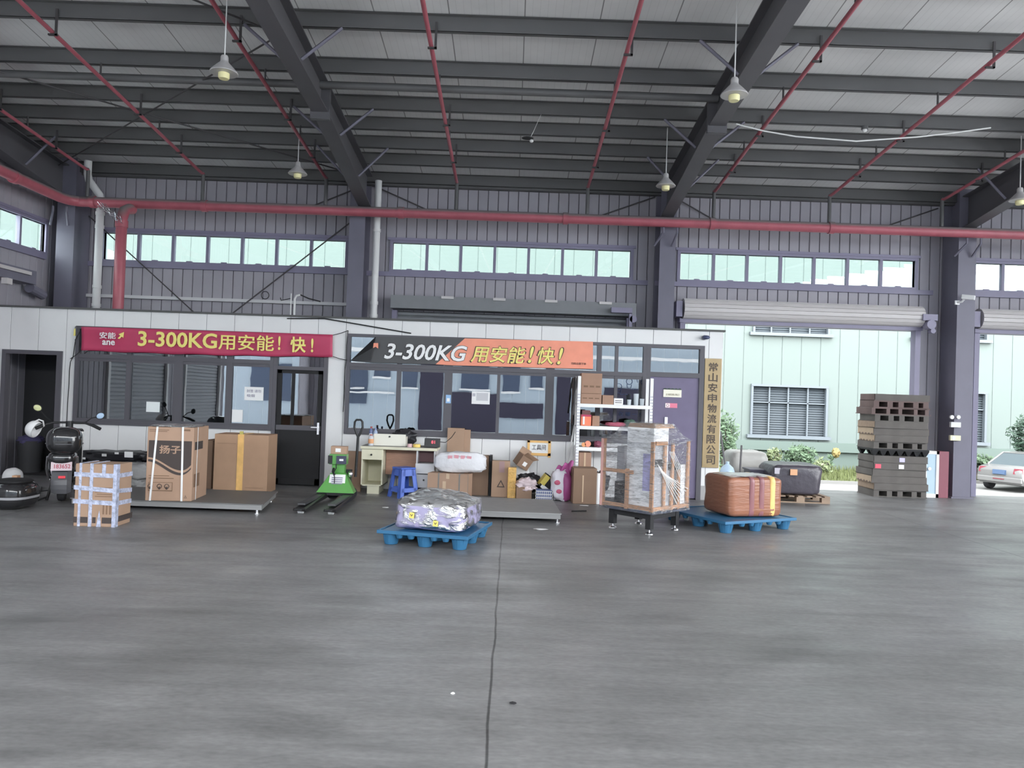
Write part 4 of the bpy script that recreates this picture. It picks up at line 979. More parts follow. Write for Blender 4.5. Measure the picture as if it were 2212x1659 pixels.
m = MB(); m.tube([(-.13, .34, .26), (-.16, .30, .10), (-.18, .27, .012)], .018, 8); m.tube([(-.17, .28, .05), (-.24, .24, .03), (-.28, .22, .012)], .014, 6); m.tube([(.13, .34, .26), (.16, .30, .1), (.19, .27, .012)], .018, 8); m.cyl((-.13, .34, .26), (.13, .34, .26), .02); m.build('centre_stand', M_BLACK, t, smooth=50)
q = L(74, 927, W0.y + .72, (0, 0, 0))
h = thing('motorcycle_helmet', 'white half helmet hanging from the left handlebar of the scooter', 'helmet', (q.x, W0.y + .72, q.z))
m = MB(); R = Euler((0, -1.2, 0)).to_matrix(); vs = MB().ell((0, 0, 0), (.125, .12, .115), 28, 18, 0, R)
m = vs; m.f = [f for f in m.f if sum((R.transposed() @ Vector(m.v[i])).z for i in f) / 4 > -.045]; m.m = [0] * len(m.f); o = m.build('shell', mat('helmet_white', (205, 210, 218), .2, coat=.4), h, smooth=60); s = o.modifiers.new('thick', 'SOLIDIFY'); s.thickness = .012
m = MB(); m.tube([(.02, -.06, .10), (.08, -.03, .14), (.12, .0, .12), (.12, .03, .05), (.06, .06, .02)], .012, 6); m.build('strap', M_PVC, h, smooth=60)

# small clutter at the far left
q = gz(12, 1104)
t = thing('storage_case', 'rounded black case with a grey band on the floor at the left edge', 'case', (q.x - .1, q.y + .25, 0))
m = lump((0, 0, .175), (.27, .27, .175), 3.4, .0, 1, n=32, flat=0); m.build('shell', M_GLOSS, t, smooth=60)
m = MB(); m.grid(lambda u, v: Vector((.275 * math.copysign(abs(math.cos(u * 6.2832)) ** .6, math.cos(u * 6.2832)), .275 * math.copysign(abs(math.sin(u * 6.2832)) ** .6, math.sin(u * 6.2832)), .135 + .03 * v)), 48, 1); m.build('band', mat('band_grey', (140, 140, 144), .4), t, smooth=60)
m = lump((.02, 0, .345), (.2, .2, .03), 3, 0, 1); m.build('lid', M_BLACKM, t, smooth=60)
x, z = at(28, 1032, 11.6)
q = gz(40, 1057)
t = thing('tool_case', 'small orange carton with a dark window beside the black case', 'box', (q.x - .12, q.y, 0), .0)
M_OBOX = mat('orange_box', (196, 132, 78), .6)
MB().box(0, .17, 0, .12, 0, .10).build('body', M_OBOX, t, bevel=.004); face(t, 'window', M_PRINT, .02, .11, .02, .075)
MB().box(0, .08, .02, .1, .10, .20).build('upper_box', mat('orange_box_pale', (210, 160, 120), .6), t, bevel=.004)
x, z = at(27, 1040, q.y + .5)
o = lump((0, 0, .12), (.14, .13, .14), 2.2, .05, 4, flat=0); tag(o.build('safety_helmet', M_WHITE, smooth=60, loc=(at(27, 1040, q.y + .5)[0], q.y + .5, 0)), 'white hard hat lying behind the small orange carton', 'helmet')
q = gz(94, 1050); o = lump((0, 0, .13), (.13, .1, .15), 2.4, .35, 6, flat=0); tag(o.build('paper_bag', mat('bag_white_lilac', (200, 196, 214), .6, bump=.4, bscale=12), smooth=50, loc=(q.x, q.y + .4, 0)), 'crumpled white bag on the floor behind the scooter', 'bag')
pts = [gz(a, b, .008) for a, b in ((36, 1066), (60, 1064), (105, 1059), (150, 1056), (210, 1051))]
m = MB(); m.tube([p - pts[0] for p in pts], .007, 5); tag(m.build('floor_cable', M_BLACKM, loc=pts[0]), 'straight black cable on the floor behind the scooter', 'cable')
pts = [gz(a, b, .008) for a, b in ((36, 1084), (60, 1084), (76, 1077), (86, 1066), (90, 1052))]
m = MB(); m.tube([p - pts[0] for p in pts], .007, 5); tag(m.build('floor_cable', M_BLACKM, loc=pts[0]), 'black cable curling across the floor from the black case', 'cable')
# things inside the dark left doorway
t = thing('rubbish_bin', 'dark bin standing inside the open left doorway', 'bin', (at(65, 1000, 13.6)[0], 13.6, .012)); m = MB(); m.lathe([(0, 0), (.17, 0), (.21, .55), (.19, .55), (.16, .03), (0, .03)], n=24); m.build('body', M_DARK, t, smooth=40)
m = lump((0, 0, .55), (.2, .2, .10), 2.2, .3, 2); m.build('bag', mat('bag_indigo', (70, 66, 100), .4), t, smooth=60)

# ------------------------------------------------------------ green weighing pallet truck
M_GREEN = mat('truck_green', (70, 136, 54), .3, noise=.05, coat=.3)
q = gz(740, 1082)
t = thing('pallet_truck', 'green hand pallet truck with a weighing head, forks towards the hall', 'pallet truck', (-2.53, 11.35, 0))
org = t.location
for s in (-1, 1):
    m = MB(); x = s * .20
    m.hexa([(x - .08, -1.25, .055), (x + .08, -1.25, .055), (x + .08, .0, .06), (x - .08, .0, .06)], [(x - .055, -1.25, .085), (x + .055, -1.25, .085), (x + .075, .0, .13), (x - .075, .0, .13)])
    m.prism([(x - .08, -1.25, .055), (x + .08, -1.25, .055), (x + .05, -1.33, .055), (x - .05, -1.33, .055)], (0, 0, .03)); fk = m.build('fork', M_BLACK, t, bevel=.008)
    m = MB(); m.box(x - .05, x + .05, -1.15, -.25, .128 - .02, .132); m.build('weigh_plate', mat('fork_top', (62, 62, 64), .4), fk)
    m = MB(); m.cyl((x - .035, -1.17, .037), (x + .035, -1.17, .037), .037, n=16); m.build('roller', M_WHITE, t, smooth=40)
m = MB(); m.box(-.27, .27, -.08, .16, .10, .14); m.build('base_plate', M_BLACKM, t)
m = MB(); m.hexa([(-.28, -.10, .14), (.28, -.10, .14), (.26, .16, .14), (-.26, .16, .14)], [(-.10, .02, .42), (.11, .02, .42), (.11, .16, .42), (-.10, .16, .42)]); m.build('frame', M_GREEN, t, bevel=.008)
m = MB(); m.box(-.085, .10, .02, .14, .42, .56); m.build('column', M_GREEN, t, bevel=.006)
m = MB(); m.box(-.12, .13, -.03, .14, .55, .70); hd = m.build('weighing_head', M_GREEN, t, bevel=.006)
m = MB(); m.box(-.01, .135, -.045, -.028, .56, .68); dp = m.build('display', mat('display_dark', (52, 54, 74), .3), hd); face(dp, 'readout', M_PAPER, .035, .095, .605, .635, y=-.05)
m = MB(); m.box(-.135, -.07, -.04, .10, .56, .68); m.build('side_cover', M_BLACK, hd)
m = MB(); m.tube([(-.01, -.05, .56), (.0, -.08, .5), (-.03, -.09, .44), (-.02, -.07, .36), (-.015, -.09, .28)], .008, 6); m.tube([(-.03, -.09, .50), (-.05, -.07, .45), (-.02, -.08, .40)], .018, 6); m.build('cable', M_BLACKM, t, smooth=60)
R = Euler((math.atan2(-.28, .12) + math.pi / 2 , 0, 0)).to_matrix()
m = MB(); m.prism([(-.11, -.045, .245), (.13, -.045, .245), (.125, .005, .40), (-.105, .005, .40)], (0, -.006, .001)); lb = m.build('label_sheet', M_PAPER, t)
m = MB()
for k in range(4): m.prism([(-.07, -.048 + .01 * k - .008, .265 + .028 * k), (.09, -.048 + .01 * k - .008, .265 + .028 * k), (.09, -.045 + .01 * k - .008, .279 + .028 * k), (-.07, -.045 + .01 * k - .008, .279 + .028 * k)], (0, -.002, 0))
m.build('printed_line', M_INK, lb)
m = MB(); m.cyl((.16, .18, .10), (.16, .30, .10), .09, n=20); m.cyl((-.10, .18, .10), (-.1, .30, .10), .09, n=20); m.build('steer_wheel', M_TYRE, t, smooth=40)
m = MB(); m.box(.07, .17, .14, .26, .18, .46); m.build('hydraulic_pump', M_BLACK, t, bevel=.01); m = MB(); m.ell((.17, .12, .40), (.04, .04, .05)); m.build('valve', M_CHROME, t, smooth=60)
ht = L(775, 907, 11.55, org); hb_ = L(768, 1030, 11.55, org)
m = MB(); m.tube([(hb_.x, hb_.y, hb_.z), (ht.x, ht.y, ht.z - .25)], .020, 10)
w2 = .062; zt = ht.z
m.tube([(ht.x, ht.y, zt - .26), (ht.x - .03, ht.y, zt - .20), (ht.x - w2, ht.y, zt - .11), (ht.x - w2 + .005, ht.y, zt - .03), (ht.x - w2 + .03, ht.y, zt), (ht.x + w2 - .03, ht.y, zt), (ht.x + w2 - .005, ht.y, zt - .03), (ht.x + w2, ht.y, zt - .11), (ht.x + .03, ht.y, zt - .20), (ht.x, ht.y, zt - .26)], .017, 8); m.build('handle', M_BLACK, t, smooth=60)
c = L(727, 985, 11.36, (0, 0, 0))
b = carton('small_carton', 'small open carton with a white label on top of the pallet truck head', (-2.53 - .11, 11.36, .70), .235, .12, .115, 0, M_CARD3); face(b, 'label_sheet', M_PAPER, .07, .15, .03, .085)
x = at(722, 1040, 12.55)[0]; x2 = at(779, 1040, 12.55)[0]
m = MB(); m.box(0, x2 - x, 0, .05, 0, at(775, 975, 12.55)[1]); tag(m.build('cardboard_sheet', M_CARD2, loc=(x, 12.55, 0), bevel=.004), 'brown cardboard sheet standing behind the green pallet truck', 'cardboard')

# ------------------------------------------------------------ battered desk and what lies on it
YD = 12.30; X0 = at(778, 975, YD)[0]; X1 = at(944, 975, YD)[0]; WD = X1 - X0; HD = .765
M_DESK = mat('desk_cream', (186, 182, 158), .5, noise=.06); M_DTOP = mat('desk_top_grey', (110, 108, 104), .5, noise=.08); M_DRED = mat('drawer_cavity_red', (84, 60, 62), .7); M_WOOD = mat('desk_wood', (140, 104, 84), .6, noise=.12, nscale=8, stretch=(1, 1, 6)); M_WHDR = mat('drawer_white', (176, 176, 178), .5)
t = thing('office_desk', 'battered cream desk with missing drawers below the right window', 'desk', (X0, YD, 0))
m = MB(); m.box(0, WD, 0, .6, HD - .045, HD); tp = m.build('desktop', M_DESK, t, bevel=.005); m = MB(); m.box(.01, WD - .01, .01, .59, HD, HD + .003); m.build('top_sheet', M_DTOP, tp)
def pedestal(x0, x1, z0, mm):
    m = MB(); m.box(x0, x0 + .02, .03, .58, z0, HD - .045); m.box(x1 - .02, x1, .03, .58, z0, HD - .045); m.box(x0, x1, .03, .58, z0, z0 + .02); m.box(x0, x1, .56, .58, z0, HD - .045); return m.build('pedestal', mm, t)
u = lambda px: at(px, 1010, YD)[0] - X0
pedestal(.02, u(826), .13, M_DESK); pedestal(u(898), WD - .03, .06, M_WHDR)
MB().box(u(793), u(819), .06, .5, 0, .13).build('plinth', M_DESK, t); MB().box(u(903), u(935), .1, .5, 0, .06).build('plinth', M_WHDR, t)
m = MB(); m.box(.02, u(824), .015, .5, HD - .215, HD - .05); d = m.build('drawer', M_DESK, t, bevel=.004); m = MB(); m.cyl((u(801), .015, HD - .135), (u(801), -.008, HD - .135), .015, n=12); m.build('knob', M_BLACK, d)
m = MB(); m.box(u(827), u(897), .28, .30, .30, HD - .05); m.box(u(827), u(897), .27, .31, HD - .22, HD - .205); m.build('modesty_panel', M_WOOD, t)
m = MB(); m.box(u(900), u(936), .2, .22, HD - .24, HD - .06); m.build('drawer_cavity', M_DRED, t)
for z0, z1, kn in ((HD - .41, HD - .25, 0), (.13, HD - .425, 1)):
    m = MB(); m.box(u(897), u(938), .012, .5, z0, z1); d = m.build('drawer', M_WHDR, t, bevel=.004)
    if kn: m = MB(); m.cyl((u(916), .012, (z0 + z1) / 2 + .02), (u(916), -.01, (z0 + z1) / 2 + .02), .014, n=12); m.build('knob', M_BLACK, d)
def bottle(label, px, Yb, z0, r, h, body, cap, lab):
    x = at(px, 960, Yb)[0]; t = thing('spray_bottle' if lab is None else 'bottle', label, 'bottle', (x, Yb, z0))
    m = MB(); m.lathe([(0, 0), (r, 0), (r, h * .72), (r * .8, h * .82), (r * .4, h * .88), (r * .4, h * .92), (0, h * .92)], n=18); m.build('body', body, t, smooth=40)
    m = MB(); m.lathe([(0, h * .9), (r * .55, h * .9), (r * .5, h), (0, h)], n=14); m.build('cap', cap, t, smooth=40)
    if lab: m = MB(); m.lathe([(r + .001, h * .2), (r + .002, h * .2), (r + .002, h * .6), (r + .001, h * .6)], n=18); m.build('label_sheet', lab, t)
M_BLUB = mat('bottle_blue', (96, 108, 150), .25); M_CLB = mat('bottle_pale', (168, 170, 176), .15); M_BRED = mat('cap_red', (150, 60, 56), .4)
zs = HD + .004
bottle('blue bottle with a red cap standing on the desk against the window', 801, 12.78, zs, .034, .29, M_BLUB, M_BRED, M_WHITE)
bottle('pale blue bottle beside the red capped bottle on the desk', 810, 12.74, zs, .036, .27, mat('bottle_grey_blue', (136, 150, 176), .25), M_BLUB, M_PAPER)
bottle('clear drink bottle with an orange label at the front left of the desk', 801, 12.42, zs, .042, .18, M_CLB, M_BRED, mat('label_orange', (200, 140, 90), .5))
p = L(807, 967, 12.5, (0, 0, 0)); p2 = L(876, 969, 12.5, (0, 0, 0))
t = thing('loose_drawer', 'pale loose drawer lying across the desk with a dark knob', 'drawer', (p.x, 12.48, zs)); wdr = p2.x - p.x
m = MB(); m.box(0, wdr, 0, .02, 0, .19); m.box(0, .015, .02, .24, 0, .15); m.box(wdr - .015, wdr, .02, .24, 0, .15); m.box(0, wdr, .23, .24, 0, .15); m.build('body', mat('drawer_pale', (198, 196, 184), .5), t, bevel=.003)
m = MB(); m.cyl((wdr * .5, 0, .15), (wdr * .5, -.015, .15), .014, n=12); m.build('knob', M_BLACK, t)
q = L(872, 950, 12.82, (0, 0, 0)); o = lump((0, 0, .12), (.19, .08, .125), 2.4, .3, 5, flat=0); tag(o.build('black_bag', M_BLKBAG, smooth=60, loc=(q.x, 12.83, zs)), 'crumpled black bag behind the loose drawer on the desk', 'bag')
for px, r, hh, mm, lb in ((885, .04, .05, mat('tape_pink', (196, 160, 164), .4), 'pink roll of tape on the desk'), (900, .06, .05, mat('tape_yellow', (206, 176, 72), .4), 'larger yellow roll of tape on the desk')):
    t = thing('tape_roll', lb, 'tape', (at(px, 968, 12.40)[0], 12.40, zs)); m = MB(); m.lathe([(r * .6, 0), (r, 0), (r, hh), (r * .6, hh), (r * .6, 0)], n=24); m.build('tape', mm, t, smooth=30); m = MB(); m.lathe([(r * .52, 0), (r * .6, 0), (r * .6, hh), (r * .52, hh), (r * .52, 0)], n=24); m.build('core', M_CARD, t, smooth=30)
q = L(932, 968, 12.45, (0, 0, 0)); t = thing('scale_indicator', 'black scale indicator with red digits on the right end of the desk', 'scale display', (q.x, 12.47, zs), -.08)
m = MB(); m.hexa([(-.125, 0, 0), (.125, 0, 0), (.125, .08, 0), (-.125, .08, 0)], [(-.125, .03, .145), (.125, .03, .145), (.125, .09, .145), (-.125, .09, .145)]); m.build('housing', M_BLACK, t, bevel=.006)
text_mesh('readout', '81', mat('led_red', (255, 40, 60), .4, emit=1.2), t, w=.06, h=.05, loc=(.02, .012, .085), fat=.01)
pts = [Vector((.12, .06, .09)), Vector((.2, .15, .08)), Vector((.28, .25, .16)), Vector((.33, .32, .25))]; m = MB(); m.tube(pts, .006, 5); m.build('cable', M_BLACKM, t)

# ------------------------------------------------------------ blue plastic stool
M_STOOL = mat('stool_blue', (60, 92, 176), .35)
q = gz(868, 1077)
t = thing('plastic_stool', 'blue plastic stool standing in front of the desk', 'stool', (q.x - .01, q.y + .2, 0), .72)
H = .47; tw, bw = .125, .18
def tz(z): return bw + (tw - bw) * z / H
m = MB(); m.box(-tw - .012, tw + .012, -tw - .012, tw + .012, H - .03, H); m.build('seat', M_STOOL, t, bevel=.012)
for sx in (-1, 1):
    for sy in (-1, 1):
        m = MB(); wl = .075
        for a, b in ((0, 1), (1, 0)):
            def c(z, k, th):
                r = tz(z); p = r - k * wl; return (sx * (p if a == 0 else r - th), sy * (r - th if a == 0 else p), z)
            m.hexa([c(0, 0, 0), c(0, 1, 0), c(0, 1, .012), c(0, 0, .012)], [c(H - .03, 0, 0), c(H - .03, 1, 0), c(H - .03, 1, .012), c(H - .03, 0, .012)])
        m.build('leg', M_STOOL, t)
for k in range(4):
    R = Euler((0, 0, k * math.pi / 2)).to_matrix()
    for z0, z1 in ((H - .13, H - .03), (.09, .155)):
        m = MB()
        r0, r1 = tz(z0), tz(z1); v = [(-r0 + .03, -r0, z0), (r0 - .03, -r0, z0), (r0 - .03, -r0 + .01, z0), (-r0 + .03, -r0 + .01, z0)]; v2 = [(-r1 + .03, -r1, z1), (r1 - .03, -r1, z1), (r1 - .03, -r1 + .01, z1), (-r1 + .03, -r1 + .01, z1)]
        m.hexa([R @ Vector(p) for p in v], [R @ Vector(p) for p in v2]); m.build('rail', M_STOOL, t)
# ------------------------------------------------------------ clutter between desk and rack
q0, q1 = gz(926, 1071), gz(1015, 1079)
rz = math.atan2(q1.y - q0.y, q1.x - q0.x) * .55
t = carton('long_carton', 'wide light brown carton with three grey straps in front of the white sack', (q0.x, q1.y - .02, 0), .66, .26, .40, rz, M_CARD3, seam=False)
for x in (.26, .77):
    face(t, 'strap', mat('strap_grey', (112, 108, 104), .5), .66 * x, .66 * x + .022, 0, .402); MB().box(.66 * x, .66 * x + .022, -.004, .26, .40, .403).build('strap', MATS['strap_grey'], t)
face(t, 'tape_strip', M_CLEAR, .66 * .38, .66 * .46, .12, .28); face(t, 'tape_strip', M_CLEAR, .66 * .46, .66 * .54, .32, .401); face(t, 'strap', MATS['strap_grey'], .655, .66, 0, .402)
q = L(997, 1000, 12.45, (0, 0, 0))
t = thing('tall_carton', 'brown carton hidden behind the white woven sack', 'box', (at(1020, 1000, 12.72)[0], 12.62, 0)); h = at(1035, 985, 12.62)[1]
MB().box(0, .28, 0, .3, 0, h).build('body', M_CARD2, t, bevel=.006)
m = lump((0, 0, .165), (.40, .15, .16), 3.6, .10, 9, 36, 20, 2.5, flat=0)
t = thing('woven_sack', 'white woven sack with faint red print lying on the wide carton', 'sack', (q.x, 12.22, .405))
m.build('body', mat('sack_white', (186, 186, 190), .6, noise=.05, bump=.5, bscale=16), t, smooth=60)
for k, (x, z) in enumerate(((-.16, .25), (-.06, .26), (.04, .255), (.14, .25))):
    m = MB(); m.cbox((x, -.146, z), (.07, .012, .05), rx=.15, ry=.1 * (k % 2)); m.build('red_print', mat('print_faded_red', (190, 130, 140), .6), t)
for px0, px1, py0, Y, lb in ((966, 1003, 924, 12.95, 'wider cardboard sheet standing upright right of the desk'), (1001, 1016, 928, 12.98, 'narrow cardboard sheet standing just behind the wider upright sheet')):
    x0, x1 = at(px0, 950, Y)[0], at(px1, 950, Y)[0]; m = MB(); m.box(0, x1 - x0, 0, .03, 0, at(px0, py0, Y)[1]); tag(m.build('cardboard_sheet', M_CARD, loc=(x0, Y, 0), bevel=.003), lb, 'cardboard', None)
x0, x1 = at(1056, 1030, 12.6)[0], at(1062, 1030, 12.6)[0]
m = MB(); m.box(0, x1 - x0, 0, .3, 0, at(1059, 985, 12.6)[1]); tag(m.build('dark_gap_strip', M_BLACKM, loc=(x0, 12.6, 0)), 'thin black strip filling the dark gap between the sack pile and the flat carton', 'panel')  # black strip stands in for the shade in the gap
x0, x1 = at(1062, 1030, 12.5)[0], at(1101, 1030, 12.5)[0]
t = carton('flat_carton', 'flat brown carton standing on edge with a printed recycling triangle', (x0, 12.5, 0), x1 - x0, .14, at(1065, 995, 12.5)[1], 0, M_CARD, seam=False); wq = x1 - x0
text_mesh('lettering', '△', M_PRINT, t, w=.13, h=.12, loc=(wq * .52, -.003, .22), fat=.01); face(t, 'printed_block', mat('print_lilac', (140, 112, 112), .7), wq * .4, wq * .7, .4, .58)
for s in (-1, 1): m = MB(); m.prism([(wq * .45, .02, .55), (wq * .95, .02, .66), (wq, .1, .6)], (0, .01, .02)); 
x0, x1 = at(1097, 1030, 12.4)[0], at(1115, 1030, 12.4)[0]
t = thing('taped_box', 'narrow upright box wrapped all over in yellow tape', 'box', (x0, 12.4, 0)); m = MB(); m.box(0, x1 - x0, 0, .16, 0, at(1105, 1010, 12.4)[1]); m.build('body', mat('tape_golden', (184, 142, 62), .28, noise=.2, nscale=18, bump=.5, bscale=30), t, bevel=.008)
x0 = at(1115, 1060, 12.3)[0]; x1 = at(1149, 1060, 12.3)[0]
t = carton('low_carton', 'low brown carton stuffed with a pinkish plastic bag', (x0, 12.3, 0), x1 - x0, .3, .2, 0, M_CARD2, seam=False)
m = lump(((x1 - x0) / 2 + .03, .12, .23), (.17, .14, .10), 2.2, .35, 4); m.build('plastic_bag', mat('bag_pinkish', (186, 168, 172), .35, bump=.5, bscale=14), t, smooth=60)
q = L(1140, 1044, 12.5, (0, 0, 0)); o = lump((0, 0, q.z - .02), (.24, .12, .15), 2.2, .4, 8); tag(o.build('black_bag', M_BLKBAG, smooth=60, loc=(q.x, 12.82, 0)), 'slack black bag heaped behind the low carton', 'bag')
q = L(1132, 1024, 12.45, (0, 0, 0)); t = thing('white_box', 'white open box tipped over on the black bag', 'box', (q.x, 12.80, q.z - .12)); t.rotation_euler = (-.25, -.25, 0)
m = MB(); m.box(-.12, .12, 0, .08, 0, .26); m.build('body', M_WHITE, t, bevel=.006)
q = L(1123, 996, 12.6, (0, 0, 0)); t = thing('open_carton', 'small open brown carton tilted on top of the clutter pile', 'box', (q.x, 12.80, q.z - .1)); t.rotation_euler = (.3, .5, .5)
m = MB(); m.box(-.11, .11, -.1, .1, 0, .2); m.build('body', M_CARD2, t, bevel=.004); m = MB(); m.prism([(-.11, -.1, .2), (.11, -.1, .2), (.16, -.14, .27), (-.10, -.17, .28)], (0, .006, .003)); m.prism([(-.11, .1, .2), (.11, .1, .2), (.1, .12, .3), (-.1, .12, .3)], (0, .006, 0)); m.build('flap', M_CARD, t); face(t, 'label_sheet', M_PAPER, -.03, .04, .05, .12, y=-.104)
q = L(1178, 1040, 12.5, (0, 0, 0)); t = thing('black_carton', 'black box with a yellow end leaning on the blue basket', 'box', (q.x, 12.6, .12)); t.rotation_euler = (.0, .65, .1)
m = MB(); m.box(-.16, .16, -.12, .12, 0, .24); m.build('body', M_BLACKM, t, bevel=.005); m = MB(); m.box(-.163, -.159, -.12, .12, 0.02, .22); m.box(-.16, -.08, -.124, -.12, .05, .22); m.build('end_panel', mat('end_yellow', (196, 176, 60), .5), t); m = MB(); m.box(-.12, .1, -.123, -.12, .0, .06); m.build('white_panel', M_PAPER, t)
x0, x1 = at(1157, 1070, 12.25)[0], at(1193, 1070, 12.25)[0]; t = thing('plastic_basket', 'blue box in a white lattice basket on the floor below the wall sign', 'basket', (x0, 12.2, 0)); wq = x1 - x0
m = MB(); m.box(.01, wq - .01, .02, .22, .01, .17); m.build('blue_content', mat('basket_blue', (84, 96, 140), .5), t); m = MB()
for k in range(9): m.box(k * (wq - .008) / 8, k * (wq - .008) / 8 + .008, 0, .01, 0, .16)
for z in (0, .05, .10, .15): m.box(0, wq, 0, .012, z, z + .01); m.box(0, .012, 0, .24, z, z + .01); m.box(wq - .012, wq, 0, .24, z, z + .01)
m.build('lattice', M_WHITE, t)
q = gz(1215, 1084); t = thing('purple_sack', 'purple and white printed sack standing left of the big brown carton', 'sack', (q.x - .03, q.y + .12, 0))
M_PUR = mat('sack_purple', (146, 62, 118), .35, bump=.4, bscale=12); M_SWH = mat('sack_silver', (190, 186, 194), .35, noise=.08, bump=.5, bscale=14)
m = lump((0, 0, .25), (.155, .12, .25), 2.8, .16, 3, 28, 20, 2, flat=0); m.build('body', M_SWH, t, smooth=60)
m = lump((.085, -.02, .24), (.085, .115, .25), 2.6, .12, 5, 24, 18, 2, flat=0); m.build('purple_side', M_PUR, t, smooth=60)
m = MB(); m.grid(lambda u, v: Vector((-.11 + .26 * u + .05 * v, -.02 + .03 * math.sin(u * 12), .44 + v * (.10 + .12 * u) + .02 * math.sin(u * 17))), 14, 4); o = m.build('open_top', M_PUR, t, smooth=60); o.modifiers.new('thick', 'SOLIDIFY').thickness = .008
for x, z, r in ((-.06, .3, .05), (-.03, .16, .045)): m = MB(); m.ell((x, -.115, z), (r, .012, r * .8)); m.build('red_print', mat('print_crimson', (170, 70, 100), .5), t, smooth=60)
q0, q1 = gz(1237, 1088), gz(1287, 1092)
h = at(1240, 1011, q0.y)[1]
carton('big_carton', 'big plain brown carton in front of the white rack', (q0.x, q0.y, 0), q1.x - q0.x + .02, .35, h, .06, M_CARD2, tape=[(.38, .44, .05, .8)], seam=False)
q = gz(1291, 1090); t = thing('paper_roll', 'white paper roll standing between the big carton and the wrapped machine', 'roll', (q.x, q.y + .1, 0)); m = MB(); m.cyl((0, 0, .0), (0, 0, .48), .045, n=16); m.build('roll', M_WHITE, t, smooth=40); m = MB(); m.cyl((0, 0, .48), (0, 0, .484), .018, n=12); m.build('core', M_CARD, t)
q = L(1214, 1000, 12.6, (0, 0, 0)); p0, p1 = L(1214, 1004, 12.75, (0, 0, 0)), L(1241, 918, 12.98, (0, 0, 0))
m = MB(); m.cyl((0, 0, 0), Vector((p1.x - p0.x, .25, p1.z)), .015, n=8); tag(m.build('white_stick', M_PVC, loc=(p0.x - (p1.x - p0.x) * (p0.z / (p1.z - p0.z)) * .0, 12.72, 0)), 'thin white stick leaning on the rack above the purple sack', 'stick')
for px, py, lb in ((1235, 1106, 'thin black lath scrap on the floor before the rack'), ):
    q = gz(px, py); m = MB(); m.cyl((0, 0, .012), (.22, .08, .012), .010, n=6); tag(m.build('metal_scrap', M_BLACKM, loc=(q.x, q.y, 0)), lb, 'scrap')
for px, py, s, lb in ((1167, 1144, .09, 'white paper scrap on the floor right of the purple bundle'), (833, 1097, .05, 'small white scrap on the floor left of the purple bundle'), (1108, 1521, .02, 'tiny dark flake on the foreground floor right of the joint'), (978, 1500, .012, 'tiny pale chip on the foreground floor left of the joint'), (1262, 1093, .07, 'crumpled foil scrap at the right foot of the big carton')):
    q = gz(px, py); m = lump((0, 0, .006), (s, s * .5, .006), 2, .4, px, 12, 6, flat=.001); tag(m.build('paper_scrap', M_BLACKM if 'dark' in lb else M_WHITE, loc=(q.x, q.y, 0)), lb, 'scrap')
# second floor scale
FR2, BR2 = gz(1213, 1113, .11), gz(1194, 1082, .11)
scale_platform('light grey floor scale right of the purple bundle', FR2, Vector((BR2.x, BR2.y, .11)), 1.5, mat('scale_deck_light', (132, 132, 132), .5, noise=.06))

# ------------------------------------------------------------ white slotted steel rack with its goods
YR = 12.48; XA, XB = at(1242, 1000, YR)[0], at(1407, 1000, YR)[0]; WR = XB - XA; HR = at(1247, 812, YR)[1]; DR = .45
t = thing('storage_rack', 'white slotted steel shelving rack before the right office window', 'rack', (XA, YR, 0))
M_RACK = mat('rack_white', (206, 206, 204), .4)
for x in (0, WR - .055):
    for y in (0, DR - .04):
        m = MB(); m.box(x, x + .055, y, y + .004, 0, HR); xs_ = x if x == 0 else x + .051; m.box(xs_, xs_ + .004, y, y + .04, 0, HR); p = m.build('post', M_RACK, t)
        if y == 0:
            m = MB()
            for k in range(34): m.box(x + .012, x + .022, -.0012, -.0002, .05 + k * .05, .07 + k * .05); m.box(x + .034, x + .044, -.0012, -.0002, .05 + k * .05, .07 + k * .05)
            o = m.build('slots', M_INK, p); o['kind'] = 'stuff'
SZ = [at(1320, y, YR)[1] for y in (874, 922, 968)] + [.12]
for z in SZ:
    m = MB(); m.box(.01, WR - .01, .005, DR, z - .02, z); m.box(.03, WR - .03, -.002, .02, z - .055, z); m.box(.03, WR - .03, DR - .02, DR, z - .055, z); m.build('shelf', M_RACK, t)
def on_rack(px, sh, dy=.06): return Vector((at(px, 900, YR)[0], YR + dy, SZ[sh] + .001))
mpx = YR / FPX
M_RC = mat('rack_carton', (140, 108, 88), .7, noise=.05)
t = carton('carton', 'lower brown carton of the pair on the top rack shelf', on_rack(1254, 0), 45 * mpx, .3, 22 * mpx, 0, M_RC, 'cartons on the rack', seam=False); [face(t, 'printed_line', M_PRINTB, .03 + .1 * k, .10 + .1 * k, .08, .10) for k in range(3)]
t = carton('carton', 'upper brown carton of the pair on the top rack shelf', on_rack(1254, 0) + Vector((0, 0, 22 * mpx + .002)), 45 * mpx, .3, 44 * mpx, 0, M_RC, 'cartons on the rack', seam=False); [face(t, 'printed_line', M_PRINTB, .04 + .1 * k, .11 + .1 * k, .10, .13) for k in range(3)]
carton('small_carton', 'small brown carton in the middle of the top rack shelf', on_rack(1301, 0), 24 * mpx, .18, 20 * mpx, 0, M_RC, seam=False)
t = carton('tissue_pack', 'white tissue pack with dark bars on the top rack shelf', on_rack(1326, 0), 20 * mpx, .12, 14 * mpx, 0, M_WHITE, cat='tissue pack', seam=False); [face(t, 'printed_bar', M_PRINT, .02, .13, .03 + .03 * k, .04 + .03 * k) for k in range(2)]
